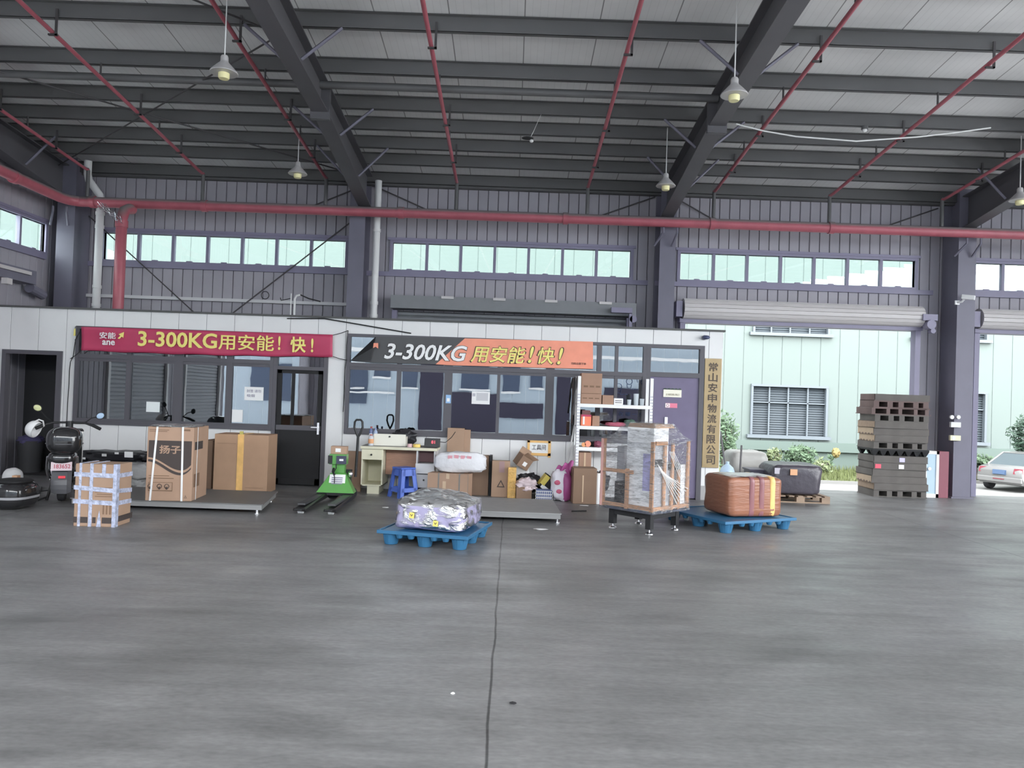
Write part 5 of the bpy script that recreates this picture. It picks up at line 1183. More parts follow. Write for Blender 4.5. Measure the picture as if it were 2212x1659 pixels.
for px, r, h, lb in ((1361, .035, .09, 'short clear cup on the top rack shelf'), (1376, .045, .19, 'tall stack of clear cups on the top rack shelf'), (1389, .04, .11, 'clear jar by the right post of the top rack shelf')):
    o = on_rack(px, 0, .15); m = MB(); m.lathe([(0, 0), (r * .8, 0), (r, h), (r * .93, h), (r * .74, .006), (0, .006)], n=18); tag(m.build('plastic_cup', mat('cup_clear', (190, 198, 206), .15, alpha=.6), smooth=40, loc=o), lb, 'cup', 'cups on the rack')
t = carton('orange_box', 'bright orange box on the second rack shelf', on_rack(1256, 1), 22 * mpx, .16, 24 * mpx, 0, mat('box_orange', (216, 104, 66), .5), seam=False); face(t, 'printed_panel', M_PAPER, .03, .06, .02, .15); face(t, 'lid_band', M_RED, 0, 22 * mpx, 24 * mpx - .03, 24 * mpx)
MB().box(.02, .15, .02, .14, 24 * mpx, 24 * mpx + .07).build('dark_top', mat('box_maroon', (96, 60, 60), .5), t)
carton('small_carton', 'small brown carton behind the orange box on the second rack shelf', on_rack(1281, 1, .1), 16 * mpx, .2, 22 * mpx, 0, M_RC, seam=False)
o = lump((0, 0, .035), (.16, .06, .035), 2.4, .3, 3, flat=0); tag(o.build('red_cloth', mat('cloth_red', (150, 70, 90), .7), smooth=60, loc=on_rack(1334, 1, .2)), 'small red cloth on the second rack shelf', 'cloth')
o = lump((0, 0, .06), (.09, .07, .06), 2.4, .3, 3, flat=0); tag(o.build('green_bag', mat('bag_green', (70, 96, 84), .5), smooth=60, loc=on_rack(1366, 1, .25)), 'dark green bag at the right of the second rack shelf', 'bag')
for px, r, mm, lb in ((1264, .035, M_OBOX, 'low orange tape roll on the third rack shelf'), (1273, .05, M_ORG, 'upright orange tape roll on the third rack shelf')):
    t = thing('tape_roll', lb, 'tape', on_rack(px, 2, .1) + Vector((0, 0, r))); m = MB(); m.lathe([(r * .6, -.02), (r, -.02), (r, .02), (r * .6, .02), (r * .6, -.02)], n=20, axis='y'); m.build('tape', mm, t, smooth=30)
o = lump((0, 0, .04), (.13, .07, .04), 2.2, .4, 5, flat=0); tag(o.build('tangled_tool', M_BLACKM, smooth=60, loc=on_rack(1285, 2, .22)), 'dark tangled tool on the third rack shelf', 'tool')
o = lump((0, 0, .05), (.07, .07, .05), 2.2, .3, 9, flat=0); tag(o.build('red_pouch', mat('pouch_maroon', (120, 60, 78), .6), smooth=60, loc=on_rack(1296, 2, .1)), 'maroon pouch on the third rack shelf', 'pouch')
zz = SZ[3] + .001
carton('carton', 'brown carton taped crosswise on the bottom of the rack', on_rack(1254, 3, .05), 27 * mpx, .3, at(1260, 978, YR)[1] - zz, 0, M_RC, 'cartons on the rack', tape=[(.4, .55, 0, 1), (0, 1, .5, .58)], seam=False)
o = lump((0, 0, .16), (.15, .12, .16), 2.4, .3, 5, flat=0); tag(o.build('black_bag', M_BLKBAG, smooth=60, loc=on_rack(1303, 3, .25)), 'black bag on the bottom shelf of the rack', 'bag')
m = MB(); m.grid(lambda u, v: Vector((-.002 - .05 * v + .015 * math.sin(v * 9 + u * 3), .03 + .06 * u, -.62 * v + .02 * u)), 6, 16); o = m.build('grey_rag', mat('rag_grey', (92, 90, 92), .8), smooth=60, loc=(XA, YR, HR - .02)); o.modifiers.new('thick', 'SOLIDIFY').thickness = .006; tag(o, 'grey rag hanging from the left rack post', 'rag')

# ------------------------------------------------------------ crated machine on levelling feet, wrapped in stretch film
M_MBLK = mat('machine_black', (36, 36, 38), .4); M_MGREY = mat('machine_grey', (150, 150, 154), .4); M_MWH = mat('machine_white', (206, 206, 214), .35); M_SLAT = mat('crate_timber', (168, 124, 90), .7, noise=.14, nscale=6, stretch=(3, 3, .4))
cm = gz(1406, 1158); MR = .56      # half diagonal of the square base
t = thing('wrapped_machine', 'square machine crated with timber laths and wrapped in clear film, on black levelling feet', 'machine', (cm.x + .0, cm.y + .52, 0))
K = lambda r, k: Vector((r * math.sin(k * math.pi / 2), -r * math.cos(k * math.pi / 2), 0))   # k=0 near corner, 1 right, 2 far, 3 left
U = Vector((0, 0, 1)); zf = at(1406, 1112, cm.y)[1]; zsd = at(1400, 950, cm.y + .5)[1]; ztop = at(1400, 912, cm.y + .5)[1]
for k in range(4):
    a, b = K(.40 if k in (0, 2) else .40, k), K(.40, (k + 1) % 4)
    m = MB(); n_ = (b - a).normalized(); s_ = Vector((n_.y, -n_.x, 0)) * .03
    m.hexa([a - s_ + U * (zf - .075), b - s_ + U * (zf - .075), b + s_ + U * (zf - .075), a + s_ + U * (zf - .075)], [a - s_ + U * zf, b - s_ + U * zf, b + s_ + U * zf, a + s_ + U * zf]); m.build('base_rail', M_MBLK, t)
    c = K(.40, k); m = MB(); m.cbox((c.x, c.y, .17), (.075, .075, .22 if True else 0), rz=math.pi / 4); lg = m.build('leg', M_MBLK, t)
    m = MB(); m.cyl((c.x, c.y, .018), (c.x, c.y, .07), .012, n=10); m.lathe([(0, 0), (.055, 0), (.05, .012), (.018, .026), (0, .026)], (c.x, c.y, 0), n=20); m.build('levelling_foot', M_CHROME, lg, smooth=40)
M4 = [K(MR, k) for k in range(4)]
m = MB(); m.hexa([p * .97 + U * zf for p in M4], [p * .97 + U * (zf + .03) for p in M4]); m.build('base_tray', mat('tray_blue_black', (56, 62, 78), .4), t)
def pt(face_, u, z, out=0.0):   # face 0: left-hand visible side (left corner to near corner), 1: right-hand side (near to right corner)
    a, b = (M4[3], M4[0]) if face_ == 0 else (M4[0], M4[1])
    p = a.lerp(b, u); nrm = Vector((-1, -1, 0)).normalized() if face_ == 0 else Vector((1, -1, 0)).normalized()
    return p + nrm * out + U * z
def slab(name, m_, f_, u0, u1, z0, z1, o0, o1, parent=None):
    mb = MB(); mb.hexa([pt(f_, u0, z0, o0), pt(f_, u1, z0, o0), pt(f_, u1, z0, o1), pt(f_, u0, z0, o1)], [pt(f_, u0, z1, o0), pt(f_, u1, z1, o0), pt(f_, u1, z1, o1), pt(f_, u0, z1, o1)]); return mb.build(name, m_, parent or t)
z0 = zf + .03
slab('cabinet', M_MWH, 0, .46, .96, z0, ztop - .06, -.35, -.03); slab('cabinet', M_MGREY, 1, .05, .34, z0, zsd - .02, -.3, -.03)
slab('cabinet', M_MGREY, 1, .42, .62, z0, zsd - .25, -.25, -.03); slab('cabinet', M_MWH, 1, .82, .97, z0, zsd - .3, -.2, -.03)
slab('lower_unit', M_MBLK, 0, .22, .45, z0, z0 + .32, -.4, -.05); slab('lower_unit', M_MGREY, 0, .06, .2, z0, zsd - .1, -.5, -.25); slab('control_panel', mat('panel_lilac', (150, 146, 186), .4), 0, .78, .92, z0 + .25, zsd - .15, -.03, -.022)
slab('dark_band', M_MBLK, 1, .05, .34, z0 + .55, z0 + .64, -.03, -.02); slab('dark_band', M_MBLK, 1, .45, .7, z0 + .5, z0 + .6, -.03, -.01)
for f_, u, za, zb_ in ((0, .0, z0, zsd), (0, .47, z0, z0 + .50), (0, .94, z0, zsd), (1, .28, z0, zsd - .05), (1, .50, z0, zsd - .02), (1, .68, z0, z0 + .5), (1, .95, z0, zsd)):
    slab('crate_lath', M_SLAT, f_, max(0, u), u + .06, za, zb_, -.02, .005)
for f_, u0, u1, z, o in ((0, 0, 1, z0 + .015, .012), (1, 0, 1, z0 + .015, .012), (0, 0, .62, z0 + .44, .014), (1, .04, .35, zsd - .04, .012)):
    slab('crate_lath', M_SLAT, f_, u0, u1, z, z + .045, -.01, o)
slab('crate_lath', mat('lath_pinkish', (186, 140, 132), .6), 0, -.01, .03, z0, zsd, .006, .02)
m = MB(); m.hexa([K(.30, k) + Vector((.02, -.2, ztop - .06)) for k in range(4)], [K(.27, k) + Vector((.02, -.2, ztop - .012)) for k in range(4)]); m.build('cardboard_cap', M_CARD, t)
M_FILM = film_mat('stretch_film', (.96, .965, .98), .38, milk=.05)
m = MB(); ring = lambda r, z: [K(r, k) + U * z for k in range(4)]
def fring(r, z, n=6):
    P = ring(r, z); out = []
    for k in range(4):
        for j in range(n): out.append(P[k].lerp(P[(k + 1) % 4], j / n))
    return out
prof = [(MR + .025, zf + .005), (MR + .02, zf + .35), (MR + .022, zf + .62), (MR + .012, zsd - .02), (MR - .005, zsd + .02), (MR - .13, zsd + .08), (.36, ztop - .05), (.30, ztop), (.02, ztop + .012)]
rings = [fring(*p) for p in prof]; n_ = len(rings[0])
for p_, rg in zip(prof, rings):
    if p_[1] >= ztop - .001:
        for q in rg: q.y -= .2
    if zsd < p_[1] < ztop - .02:   # film sags between the corners
        for i, q in enumerate(rg): q.y -= .16; q.z -= .05 * math.sin(math.pi * (i % 6) / 6)
m._add([p for r_ in rings for p in r_], [(i * n_ + j, i * n_ + (j + 1) % n_, (i + 1) * n_ + (j + 1) % n_, (i + 1) * n_ + j) for i in range(len(rings) - 1) for j in range(n_)])
m.build('stretch_film', M_FILM, t, smooth=40)
for k in range(7):   # taut folds of film
    a, b = pt(1, .05 + .03 * k, zf + .62 - .02 * k, .03), pt(1, .62 + .05 * k, zf + .10 + .03 * k, .03)
    m = MB(); m.cyl(a, b, .004, n=5); m.build('film_fold', mat('film_white', (226, 226, 230), .25), t)
for k in range(4):
    a, b = pt(1, .36 + .04 * k, zsd - .12, .03), pt(1, .7 + .05 * k, zf + .42, .03); m = MB(); m.cyl(a, b, .0035, n=5); m.build('film_fold', MATS['film_white'], t)
q = gz(1486, 1126); t = thing('plastic_cup', 'white plastic tub on the floor behind the machine by the right pallet', 'cup', (q.x, q.y + .1, 0)); m = MB(); m.lathe([(0, 0), (.035, 0), (.04, .15), (0, .15)], n=16); m.build('body', M_WHITE, t, smooth=40)

# ------------------------------------------------------------ blue plastic pallets and their loads
M_PALB = mat('pallet_blue', (30, 88, 124), .4, noise=.06)
def plastic_pallet(label, loc, rz, W=1.05, D=1.05, H=.155):
    t = thing('plastic_pallet', label, 'pallet', loc, rz, 'blue plastic pallets')
    m = MB(); m.box(-W / 2, W / 2, -D / 2, D / 2, H - .028, H - .004); m.build('deck', M_PALB, t, bevel=.006)
    for s in (-1, 1):
        m = MB(); m.box(-W / 2 - .012, W / 2 + .012, s * D / 2 - .014, s * D / 2 + .014, H - .032, H + .006); m.build('rim', M_PALB, t, bevel=.004)
        m = MB(); m.box(s * W / 2 - .014, s * W / 2 + .014, -D / 2 - .012, D / 2 + .012, H - .032, H + .006); m.build('rim', M_PALB, t, bevel=.004)
    for ix in (-1, 0, 1):
        for iy in (-1, 0, 1):
            x, y = ix * (W / 2 - .11), iy * (D / 2 - .11); m = MB()
            m.lathe([(.065, 0), (.072, .004), (.095, H - .03), (0, H - .03)], (x, y, 0), n=16)
            for k in range(8): a = k * math.pi / 4; m.cyl((x + .064 * math.cos(a), y + .064 * math.sin(a), .004), (x + .094 * math.cos(a), y + .094 * math.sin(a), H - .03), .008, n=5)
            m.build('leg', M_PALB, t, smooth=40)
    for s in (-1, 1):
        for u_ in (-.26, -.13, .13, .26):
            for rot in (0, 1):
                c = (u_ * W, s * (D / 2 - .02)) if not rot else (s * (W / 2 - .02), u_ * D)
                m = MB(); m.cyl((c[0], c[1], H - .07), (c[0], c[1], H - .03), .03, .045, n=10); m.build('boss', M_PALB, t, smooth=40)
    return t
pa, pb, pc = gz(813, 1145, .155), gz(1005, 1160, .155), gz(1096, 1133, .155)
ex = (pb - pa); rz1 = math.atan2(ex.y, ex.x); W1_ = ex.length; ctr = pb + (pa - pb) * .5 + Vector((-math.sin(rz1), math.cos(rz1), 0)) * .5
plastic_pallet('blue plastic pallet under the purple wrapped bundle', (ctr.x + .02, ctr.y, 0), rz1, W1_, 1.0)
M_LILAC = mat('bundle_lilac', (150, 142, 178), .5, noise=.12, nscale=6); M_BTOP = mat('bundle_grey_top', (128, 128, 126), .5, noise=.08)
t = thing('wrapped_bundle', 'lilac bundle in shiny clear plastic on the front blue pallet', 'bundle', (ctr.x + .02, ctr.y, .162), rz1)
W2_, D2_ = W1_ * .83, .86; hb = .30
def bundle(scale, h, seed, amp):
    mb = lump((.03, .0, h / 2), (W2_ / 2 * scale, D2_ / 2 * scale, h / 2), 6.5, amp, seed, 64, 30, 2.4, flat=0)
    return mb
m = bundle(.97, hb, 2, .06); m.v = [(x, y, z * (1 + .28 * max(0, 1 - ((x + .12) / .42) ** 2) * max(0, min(1, (z - .1) * 6)) * (.5 + y))) for x, y, z in m.v]; vv = list(m.v)
m.build('content', M_LILAC, t, smooth=50)
top = MB(); top._add([(x * 1.004 , y * 1.004, z + .006) for x, y, z in vv], [f for f in m.f if sum(vv[i][2] for i in f) / len(f) > hb * .86]); top.build('grey_sheet', M_BTOP, t, smooth=50)
M_FILM2 = film_mat('crinkled_film', (.96, .96, .98), .9, rough=.12, scale=5.0, stretch=(1.2, 1.2, 2.0), bump=1.0, milk=.10)
m = MB(); m._add([(x * 1.03 + .012 * NZ.noise(Vector((x * 9, y * 9, z * 9))), y * 1.03 + .012 * NZ.noise(Vector((x * 9 + 5, y * 9, z * 9))), max(.002, z * 1.04 + .006 + .012 * NZ.noise(Vector((x * 10, y * 10, z * 10 + 9))))) for x, y, z in vv], MB.__dict__ and bundle(1, hb, 2, .06).f); m.build('plastic_wrap', M_FILM2, t, smooth=70)
for x, z in ((-.14, .17), (.13, .10)): m = MB(); m.cbox((x, -D2_ / 2 - .025, z), (.055, .006, .06), ry=.1); o = m.build('yellow_label', mat('label_yellow', (226, 186, 66), .4), t); mm = MB(); mm.tube([(x - .012, -D2_ / 2 - .03, z + .012), (x, -D2_ / 2 - .03, z - .008), (x + .012, -D2_ / 2 - .03, z + .012)], .004, 4); mm.build('label_mark', M_PRINT, o)

pl_, pf, pr = gz(1492, 1101, .155), gz(1567, 1128, .155), gz(1718, 1119, .155)
ex = pr - pf; rz2 = math.atan2(ex.y, ex.x); W3 = ex.length; ctr2 = pf + ex * .5 + Vector((-math.sin(rz2), math.cos(rz2), 0)) * .62
plastic_pallet('blue plastic pallet under the brown taped bale', (ctr2.x, ctr2.y, 0), rz2, W3, 1.24)
ba, bb = gz(1572, 1117, .165), gz(1690, 1116, .165)
hbale = at(1630, 1032, ba.y)[1] - .165; ex = bb - ba; wb = ex.length; rb = math.atan2(ex.y, ex.x)
M_BALE = mat('brown_tape_wrap', (128, 80, 56), .28, noise=.12, nscale=6, stretch=(.5, .5, 3.0), bump=.4, bscale=10)
t = thing('taped_bale', 'square bale wrapped in shiny brown tape on the right blue pallet', 'bale', (ba.x, ba.y, .162), rb)
m = lump((wb / 2, .33, hbale / 2), (wb / 2, .34, hbale / 2), 10, .03, 4, 56, 26, 2.0, flat=0); m.build('body', M_BALE, t, smooth=60)
M_PURT = mat('purple_brown_tape', (116, 72, 76), .3, noise=.1)
for x in (.42, .60, .80):
    m = lump((wb * x, .33, hbale / 2), (.045, .347, hbale / 2 + .006), 10, .02, 5, 30, 22, 2, flat=0); m.build('tape_band', M_PURT if x < .7 else M_TAPE, t, smooth=60)
m = lump((wb * .5, .33, hbale + .0), (wb * .40, .26, .012), 3, .3, 6); m.build('plastic_patch', mat('film_grey_patch', (176, 168, 168), .2), t, smooth=60)

# ------------------------------------------------------------ dark loads, tools and rubbish by the right doorway
def wood_pallet(t, W, D, H, mm, boards=7):
    for i in range(boards):
        x = -W / 2 + i * (W - .09) / (boards - 1); m = MB(); m.box(x, x + .09, -D / 2, D / 2, H - .02, H); m.build('deck_board', mm, t)
    for y in (-D / 2, -.05, D / 2 - .10):
        m = MB(); m.box(-W / 2, W / 2, y, y + .10, 0, .018); m.build('skid', mm, t)
        for x in (-W / 2, -.07, W / 2 - .14): m = MB(); m.box(x, x + .14, y, y + .10, .018, H - .02); m.build('block', mm, t)
M_PW = mat('pallet_wood', (132, 112, 94), .8, noise=.14, nscale=5, stretch=(1, 6, 6)); M_PW2 = mat('pallet_wood_grey_shaded', (84, 80, 77), .8, noise=.14, nscale=5); M_PW3 = mat('pallet_wood_brown', (92, 76, 74), .8, noise=.12, nscale=5); M_PLY = mat('plywood_lit_tan', (150, 130, 108), .75, noise=.08, nscale=4)
q0, q1 = gz(1690, 1085), gz(1768, 1088)
t = thing('wooden_pallet', 'single wooden pallet under the black wrapped load', 'pallet', ((q0.x + q1.x) / 2, q1.y + .45, 0), .0); wood_pallet(t, 1.0, .9, .12, M_PW)
pc_ = t.location
t = thing('wrapped_load', 'load wrapped in black film on the wooden pallet near the right doorway', 'load', (pc_.x - .06, pc_.y, .122))
hl = at(1720, 1000, pc_.y)[1] - .122
m = lump((0, 0, hl / 2), (.44, .42, hl / 2), 8, .05, 7, 44, 24, 2, flat=0); m.v = [(x + .12 * max(0, z - .2), y, z) for x, y, z in m.v]; m.build('film', mat('black_film', (62, 58, 66), .3, noise=.1, bump=.5, bscale=9), t, smooth=60)
q = L(1714, 1020, pc_.y - .44, t.location); m = MB(); m.cbox((q.x, q.y - .015, q.z), (.12, .01, .10)); m.build('label_sheet', mat('label_orange_pale', (190, 140, 100), .6), t); m = MB(); m.cbox((q.x - .26, q.y + .03, q.z + .01), (.10, .01, .10)); m.build('label_sheet', mat('label_grey', (160, 156, 166), .6), t)
xa_, za_ = at(1620, 1014, 13.6); xb_, _ = at(1666, 1018, 13.6)
t = thing('steel_trough', 'long black trough lying on its legs left of the black wrapped load', 'trough', ((xa_ + xb_) / 2, 13.75, 0)); hw_ = (xb_ - xa_) / 2
m = MB(); m.box(-hw_, hw_, -.2, .2, za_ - .16, za_); m.box(-hw_ - .03, hw_ + .03, -.22, .22, za_ - .02, za_ + .01); m.build('body', mat('trough_black', (66, 62, 76), .45), t, bevel=.006)
for x in (-hw_ + .08, hw_ - .08):
    for y in (-.15, .15): m = MB(); m.box(x - .03, x + .03, y - .03, y + .03, 0, za_ - .16); m.build('leg', M_BLACKM, t)
q = gz(1612, 1060); x0, x1 = at(1574, 1000, 14.6)[0], at(1656, 1000, 14.6)[0]
t = thing('wrapped_load', 'pale grey film wrapped load in the yard doorway behind the bale', 'load', ((x0 + x1) / 2, 14.78, 0)); hh = at(1615, 978, 14.0)[1]
m = lump((0, 0, hh / 2), ((x1 - x0) / 2, .38, hh / 2), 6, .05, 3, 44, 20, 2, flat=0); m.build('film', mat('grey_film', (150, 148, 144), .35, noise=.06, bump=.3, bscale=8), t, smooth=60)
x, z = at(1562, 1020, 13.5)
t = thing('water_jug', 'pale blue water jug beside the nameplate pier', 'jug', (x + .03, 13.35, 0)); m = MB(); m.lathe([(0, .0), (.13, .0), (.13, z + .02), (.1, z + .1), (.03, z + .16), (.03, z + .2), (0, z + .2)], n=20); m.build('body', mat('jug_blue', (150, 170, 190), .2), t, smooth=40); m = MB(); m.box(-.14, .14, -.13, .13, 0.0, .012); m.build('base', M_WHITE, t)
for (p0_, p1_), lb in ((((1583, 1035), (1556, 932)), 'dark broom with its long handle leaning on the nameplate pier'), (((1578, 1035), (1602, 962)), 'dark shovel with a short handle leaning right beside the broom')):
    x, z = at(*p1_, 13.7); x0, _ = at(*p0_, 13.6); z0_ = .30; x0 += .16 if 'shovel' in lb else -.1
    t = thing('shovel' if 'shovel' in lb else 'broom', lb, 'tool', (x0, 13.6, 0)); m = MB(); m.cyl((0, 0, z0_), (x - x0, .1, z), .018, n=8); m.build('handle', mat('tool_handle', (84, 82, 84), .6), t)
    m = MB(); m.hexa([(-.12, -.04, 0), (.10, -.04, 0), (.10, .04, 0), (-.12, .04, 0)], [(-.03, -.02, .36), (.03, -.02, .36), (.03, .02, .36), (-.03, .02, .36)]); m.build('head', M_BLACKM, t)

# ------------------------------------------------------------ stack of wooden pallets
Xs0, Xs1 = gz(1886, 1068).x, gz(2000, 1070).x; Ys = 13.95
q = gz(1886, 1068); Ys = min(q.y, 14.45); Xs0 = at(1886, 1068, Ys)[0]; Xs1 = at(2001, 1068, Ys)[0]; WP = Xs1 - Xs0; DP = .62
ztopS = at(1884, 850, Ys)[1]; NP = 15; hp = ztopS / NP
random.seed(11)
kinds = ['wood', 'wood_pale', 'ply', 'grey', 'grey', 'grey', 'cone', 'wood', 'ply', 'ply', 'wood_pale', 'wood', 'open', 'brown', 'brown']
for i in range(NP):
    k = kinds[i]; look = {'wood': 'weathered wooden pallet', 'wood_pale': 'pale timber pallet', 'ply': 'plywood sided pallet', 'grey': 'grey timber pallet', 'cone': 'black plastic pallet with tapered feet', 'open': 'wide open slatted pallet', 'brown': 'dark reddish brown pallet'}[k]
    t = thing('stacked_pallet', ('lowest pallet, a ' if i == 0 else 'topmost pallet, a ' if i == NP - 1 else ORD[i] + ' pallet from the floor, a ') + look + ' in the tall stack', 'pallet', (Xs0 + WP / 2 + random.uniform(-.03, .03), Ys + DP / 2 + random.uniform(-.02, .02), i * hp), random.uniform(-.03, .03) + .0, 'tall stack of pallets')
    W = WP * {'open': 1.1, 'cone': 1.06}.get(k, 1.0) * random.uniform(.98, 1.03); D = DP * random.uniform(.97, 1.05); H = hp - .001
    mm = {'wood': M_PW2, 'wood_pale': M_PW, 'ply': M_PLY, 'grey': M_PW2, 'cone': M_BLACKM, 'open': M_PW3, 'brown': M_PW3}[k]; md = M_PW2 if k in ('ply', 'wood_pale') else mm
    m = MB(); m.box(-W / 2, W / 2, -D / 2, D / 2, H - .02, H); m.build('deck', md, t)
    m = MB(); m.box(-W / 2 - .01, W / 2 + .01, -D / 2 - .01, D / 2 + .01, 0, .014) if k != 'cone' else m.box(-W / 2, W / 2, -D / 2, D / 2, H - .035, H - .02); m.build('bottom_deck', md, t)
    if k == 'cone':
        for x in range(7):
            for y in (-1, 1):
                xx = -W / 2 + .06 + x * (W - .12) / 6; yy = y * (D / 2 - .06); m = MB(); m.hexa([(xx - .02, yy - .03, 0), (xx + .02, yy - .03, 0), (xx + .02, yy + .03, 0), (xx - .02, yy + .03, 0)], [(xx - .07, yy - .05, H - .03), (xx + .07, yy - .05, H - .03), (xx + .07, yy + .05, H - .03), (xx - .07, yy + .05, H - .03)]); m.build('foot', mm, t)
    elif k in ('ply', 'wood_pale', 'grey', 'brown') and i not in (0, 13):
        for s in (-1, 1): m = MB(); m.box(s * W / 2 - .01, s * W / 2 + .01, -D / 2, D / 2, .0, H - .002); m.build('side_board', mm if k != 'grey' else M_PW2, t); m = MB(); m.box(-W / 2, W / 2, s * D / 2 - .012, s * D / 2 + .012, .004, H - .002); m.build('end_board', M_PW2, t)  # side boards coloured as lit tan ends, end boards as the shaded front
        if k == 'ply':
            for y in range(5): m = MB(); m.box(-W / 2 - .012, -W / 2 - .009, -D / 2 + y * D / 5 + .02, -D / 2 + y * D / 5 + .06, .0, .03); m.build('notch', M_PW3, t)
    else:
        for x in (-W / 2, -W / 2 + W * .25, -.05, W * .22, W / 2 - .10):
            m = MB(); m.box(x, x + (.10 if k != 'open' else .07), -D / 2, D / 2, .014, H - .02); m.build('stringer', mm, t)
    if i in (4, 5): face(t, 'label_sheet', M_PAPER if i == 4 else mat('label_lilac', (170, 164, 206), .6), W * .0 - .03, W * .0 + .07, .02, H - .03, y=-D / 2 - .02)
    if i == 4: face(t, 'red_label', mat('label_red', (226, 60, 84), .5), -W / 2 + .02, -W / 2 + .13, .02, H - .03, y=-D / 2 - .02)

# ------------------------------------------------------------ hydrant cabinet and switches on the right column
xc0 = at(2027, 1020, 14.62)[0]; xh1 = at(2048, 1020, 14.62)[0]
t = thing('hydrant_cabinet', 'fire hydrant cabinet with a glazed door and red side standing against the right column', 'cabinet', (xc0, 14.60, 0)); hh = at(2030, 975, 14.6)[1]; ww = xh1 - xc0; dd = 1.1
dd = .50
m = MB(); m.box(0, ww, 0, .3, 0, hh); m.build('body', mat('hydrant_red', (120, 66, 78), .5), t, bevel=.004)
xl = at(1995, 1020, 14.62)[0] - xc0
m = MB()
for a, b, z0_, z1_ in ((xl, 0, 0, .07), (xl, 0, hh - .06, hh), (xl, xl + .05, 0, hh), (-.05, 0, 0, hh)): m.box(a, b, .0, .05, z0_, z1_)
dr = m.build('door', M_WHITE, t); m = MB(); m.box(xl + .05, -.05, .02, .03, .07, hh - .06); m.build('pane', mat('hydrant_pane', (150, 172, 190), .2), dr)
m = MB(); m.cyl((xl + .09, 0, hh * .62), (xl + .09, -.03, hh * .62), .03, n=12); m.build('handle', M_CHROME, dr)
m = MB(); m.box(xl, 0, .05, .3, 0, hh); m.build('casing', M_PVC, t)
xk = (at(2068, 900, 14.6)[0] + at(2084, 900, 14.6)[0]) / 2
def onC(px, py): x, z = at(px, py, 14.61); return Vector((x, 14.618, z))
q = onC(2062, 945); t = thing('switch_box', 'white switch box on the right column below two round buttons', 'switch', q); m = MB(); m.cbox((0, -.03, -.03), (.19, .06, .10)); m.build('housing', M_PVC, t, bevel=.006)
for px, lb in ((2055, 'left'), (2069, 'right')): q = onC(px, 901); t = thing('round_button', lb + ' one of two round buttons on the right column', 'button', q); m = MB(); m.cyl((0, 0, 0), (0, -.04, 0), .038, n=18); m.build('button', M_PVC, t, smooth=40)
q = onC(2061, 945); q = onC(2061, 946)
t = thing('socket_box', 'cream socket box lower on the right column', 'socket', onC(2061, 944) + Vector((0, 0, -.28))); 
t.location = onC(2061, 946); t.location.z -= .0
m = MB(); m.cbox((0, -.03, -.0), (.20, .06, .10)); m.build('housing', mat('socket_cream', (190, 186, 158), .5), t, bevel=.006); m = MB(); m.cyl((-.04, -.06, 0), (-.04, -.065, 0), .035, n=16); m.build('outlet', M_PVC, t)
bpy.data.objects['switch_box'].location = onC(2062, 914)
# ------------------------------------------------------------ yard: grass strip, shrubs and cars
def leafmat(name, a, b):
    m = mat(name, a, .6, noise=.35, nscale=3); return m
gy0, gy1 = gz(1900, 1050, GZ).y, YB - .3
XG = at(2000, 1050, 29.5)[0]
m = MB(); m.box(-60, XG, gy0 + .3, gy1, GZ - .1, GZ + .06); m.box(XG, 70, gy0 + 2.6, gy1, GZ - .1, GZ + .06); struct(m.build('lawn_ground', mat('lawn_soil', (150, 160, 96), .9, noise=.2, nscale=3, k=4.0)))
m = MB(); m.box(-60, XG, gy0 + .1, gy0 + .3, GZ - .1, GZ + .12); m.box(XG, 70, gy0 + 2.4, gy0 + 2.6, GZ - .1, GZ + .12); m.box(XG, XG + .2, gy0 + .1, gy0 + 2.6, GZ - .1, GZ + .12); struct(m.build('kerb', mat('kerb_pale', (206, 204, 200), .8, k=4.4)))
random.seed(5)
M_GRASS = mat('grass_blades', (170, 186, 100), .8, noise=.3, nscale=1.2, k=4.4)
m = MB()
for i in range(9000):
    x, y = random.uniform(10, 34), random.uniform(gy0 + .35, gy1 - .1); h = random.uniform(.1, .34); y = max(y, gy0 + 2.8) if x > XG - .1 else y; a = random.uniform(0, 6.28); dx, dy = .025 * math.cos(a), .025 * math.sin(a); lx, ly = random.uniform(-.1, .1), random.uniform(-.1, .1)
    m._add([(x - dx, y - dy, GZ + .05), (x + dx, y + dy, GZ + .05), (x + lx, y + ly, GZ + .05 + h)], [(0, 1, 2)])
g = m.build('grass', M_GRASS); tag(g, 'yellow green grass along the opposite building', 'grass', kind='stuff')
M_LEAF = [mat('leaf_green', (128, 166, 120), .6, noise=.3, nscale=4, k=3.6), mat('leaf_yellow_green', (176, 196, 132), .6, noise=.3, nscale=4, k=3.6), mat('leaf_dark', (92, 130, 104), .6, noise=.3, nscale=4, k=3.6)]
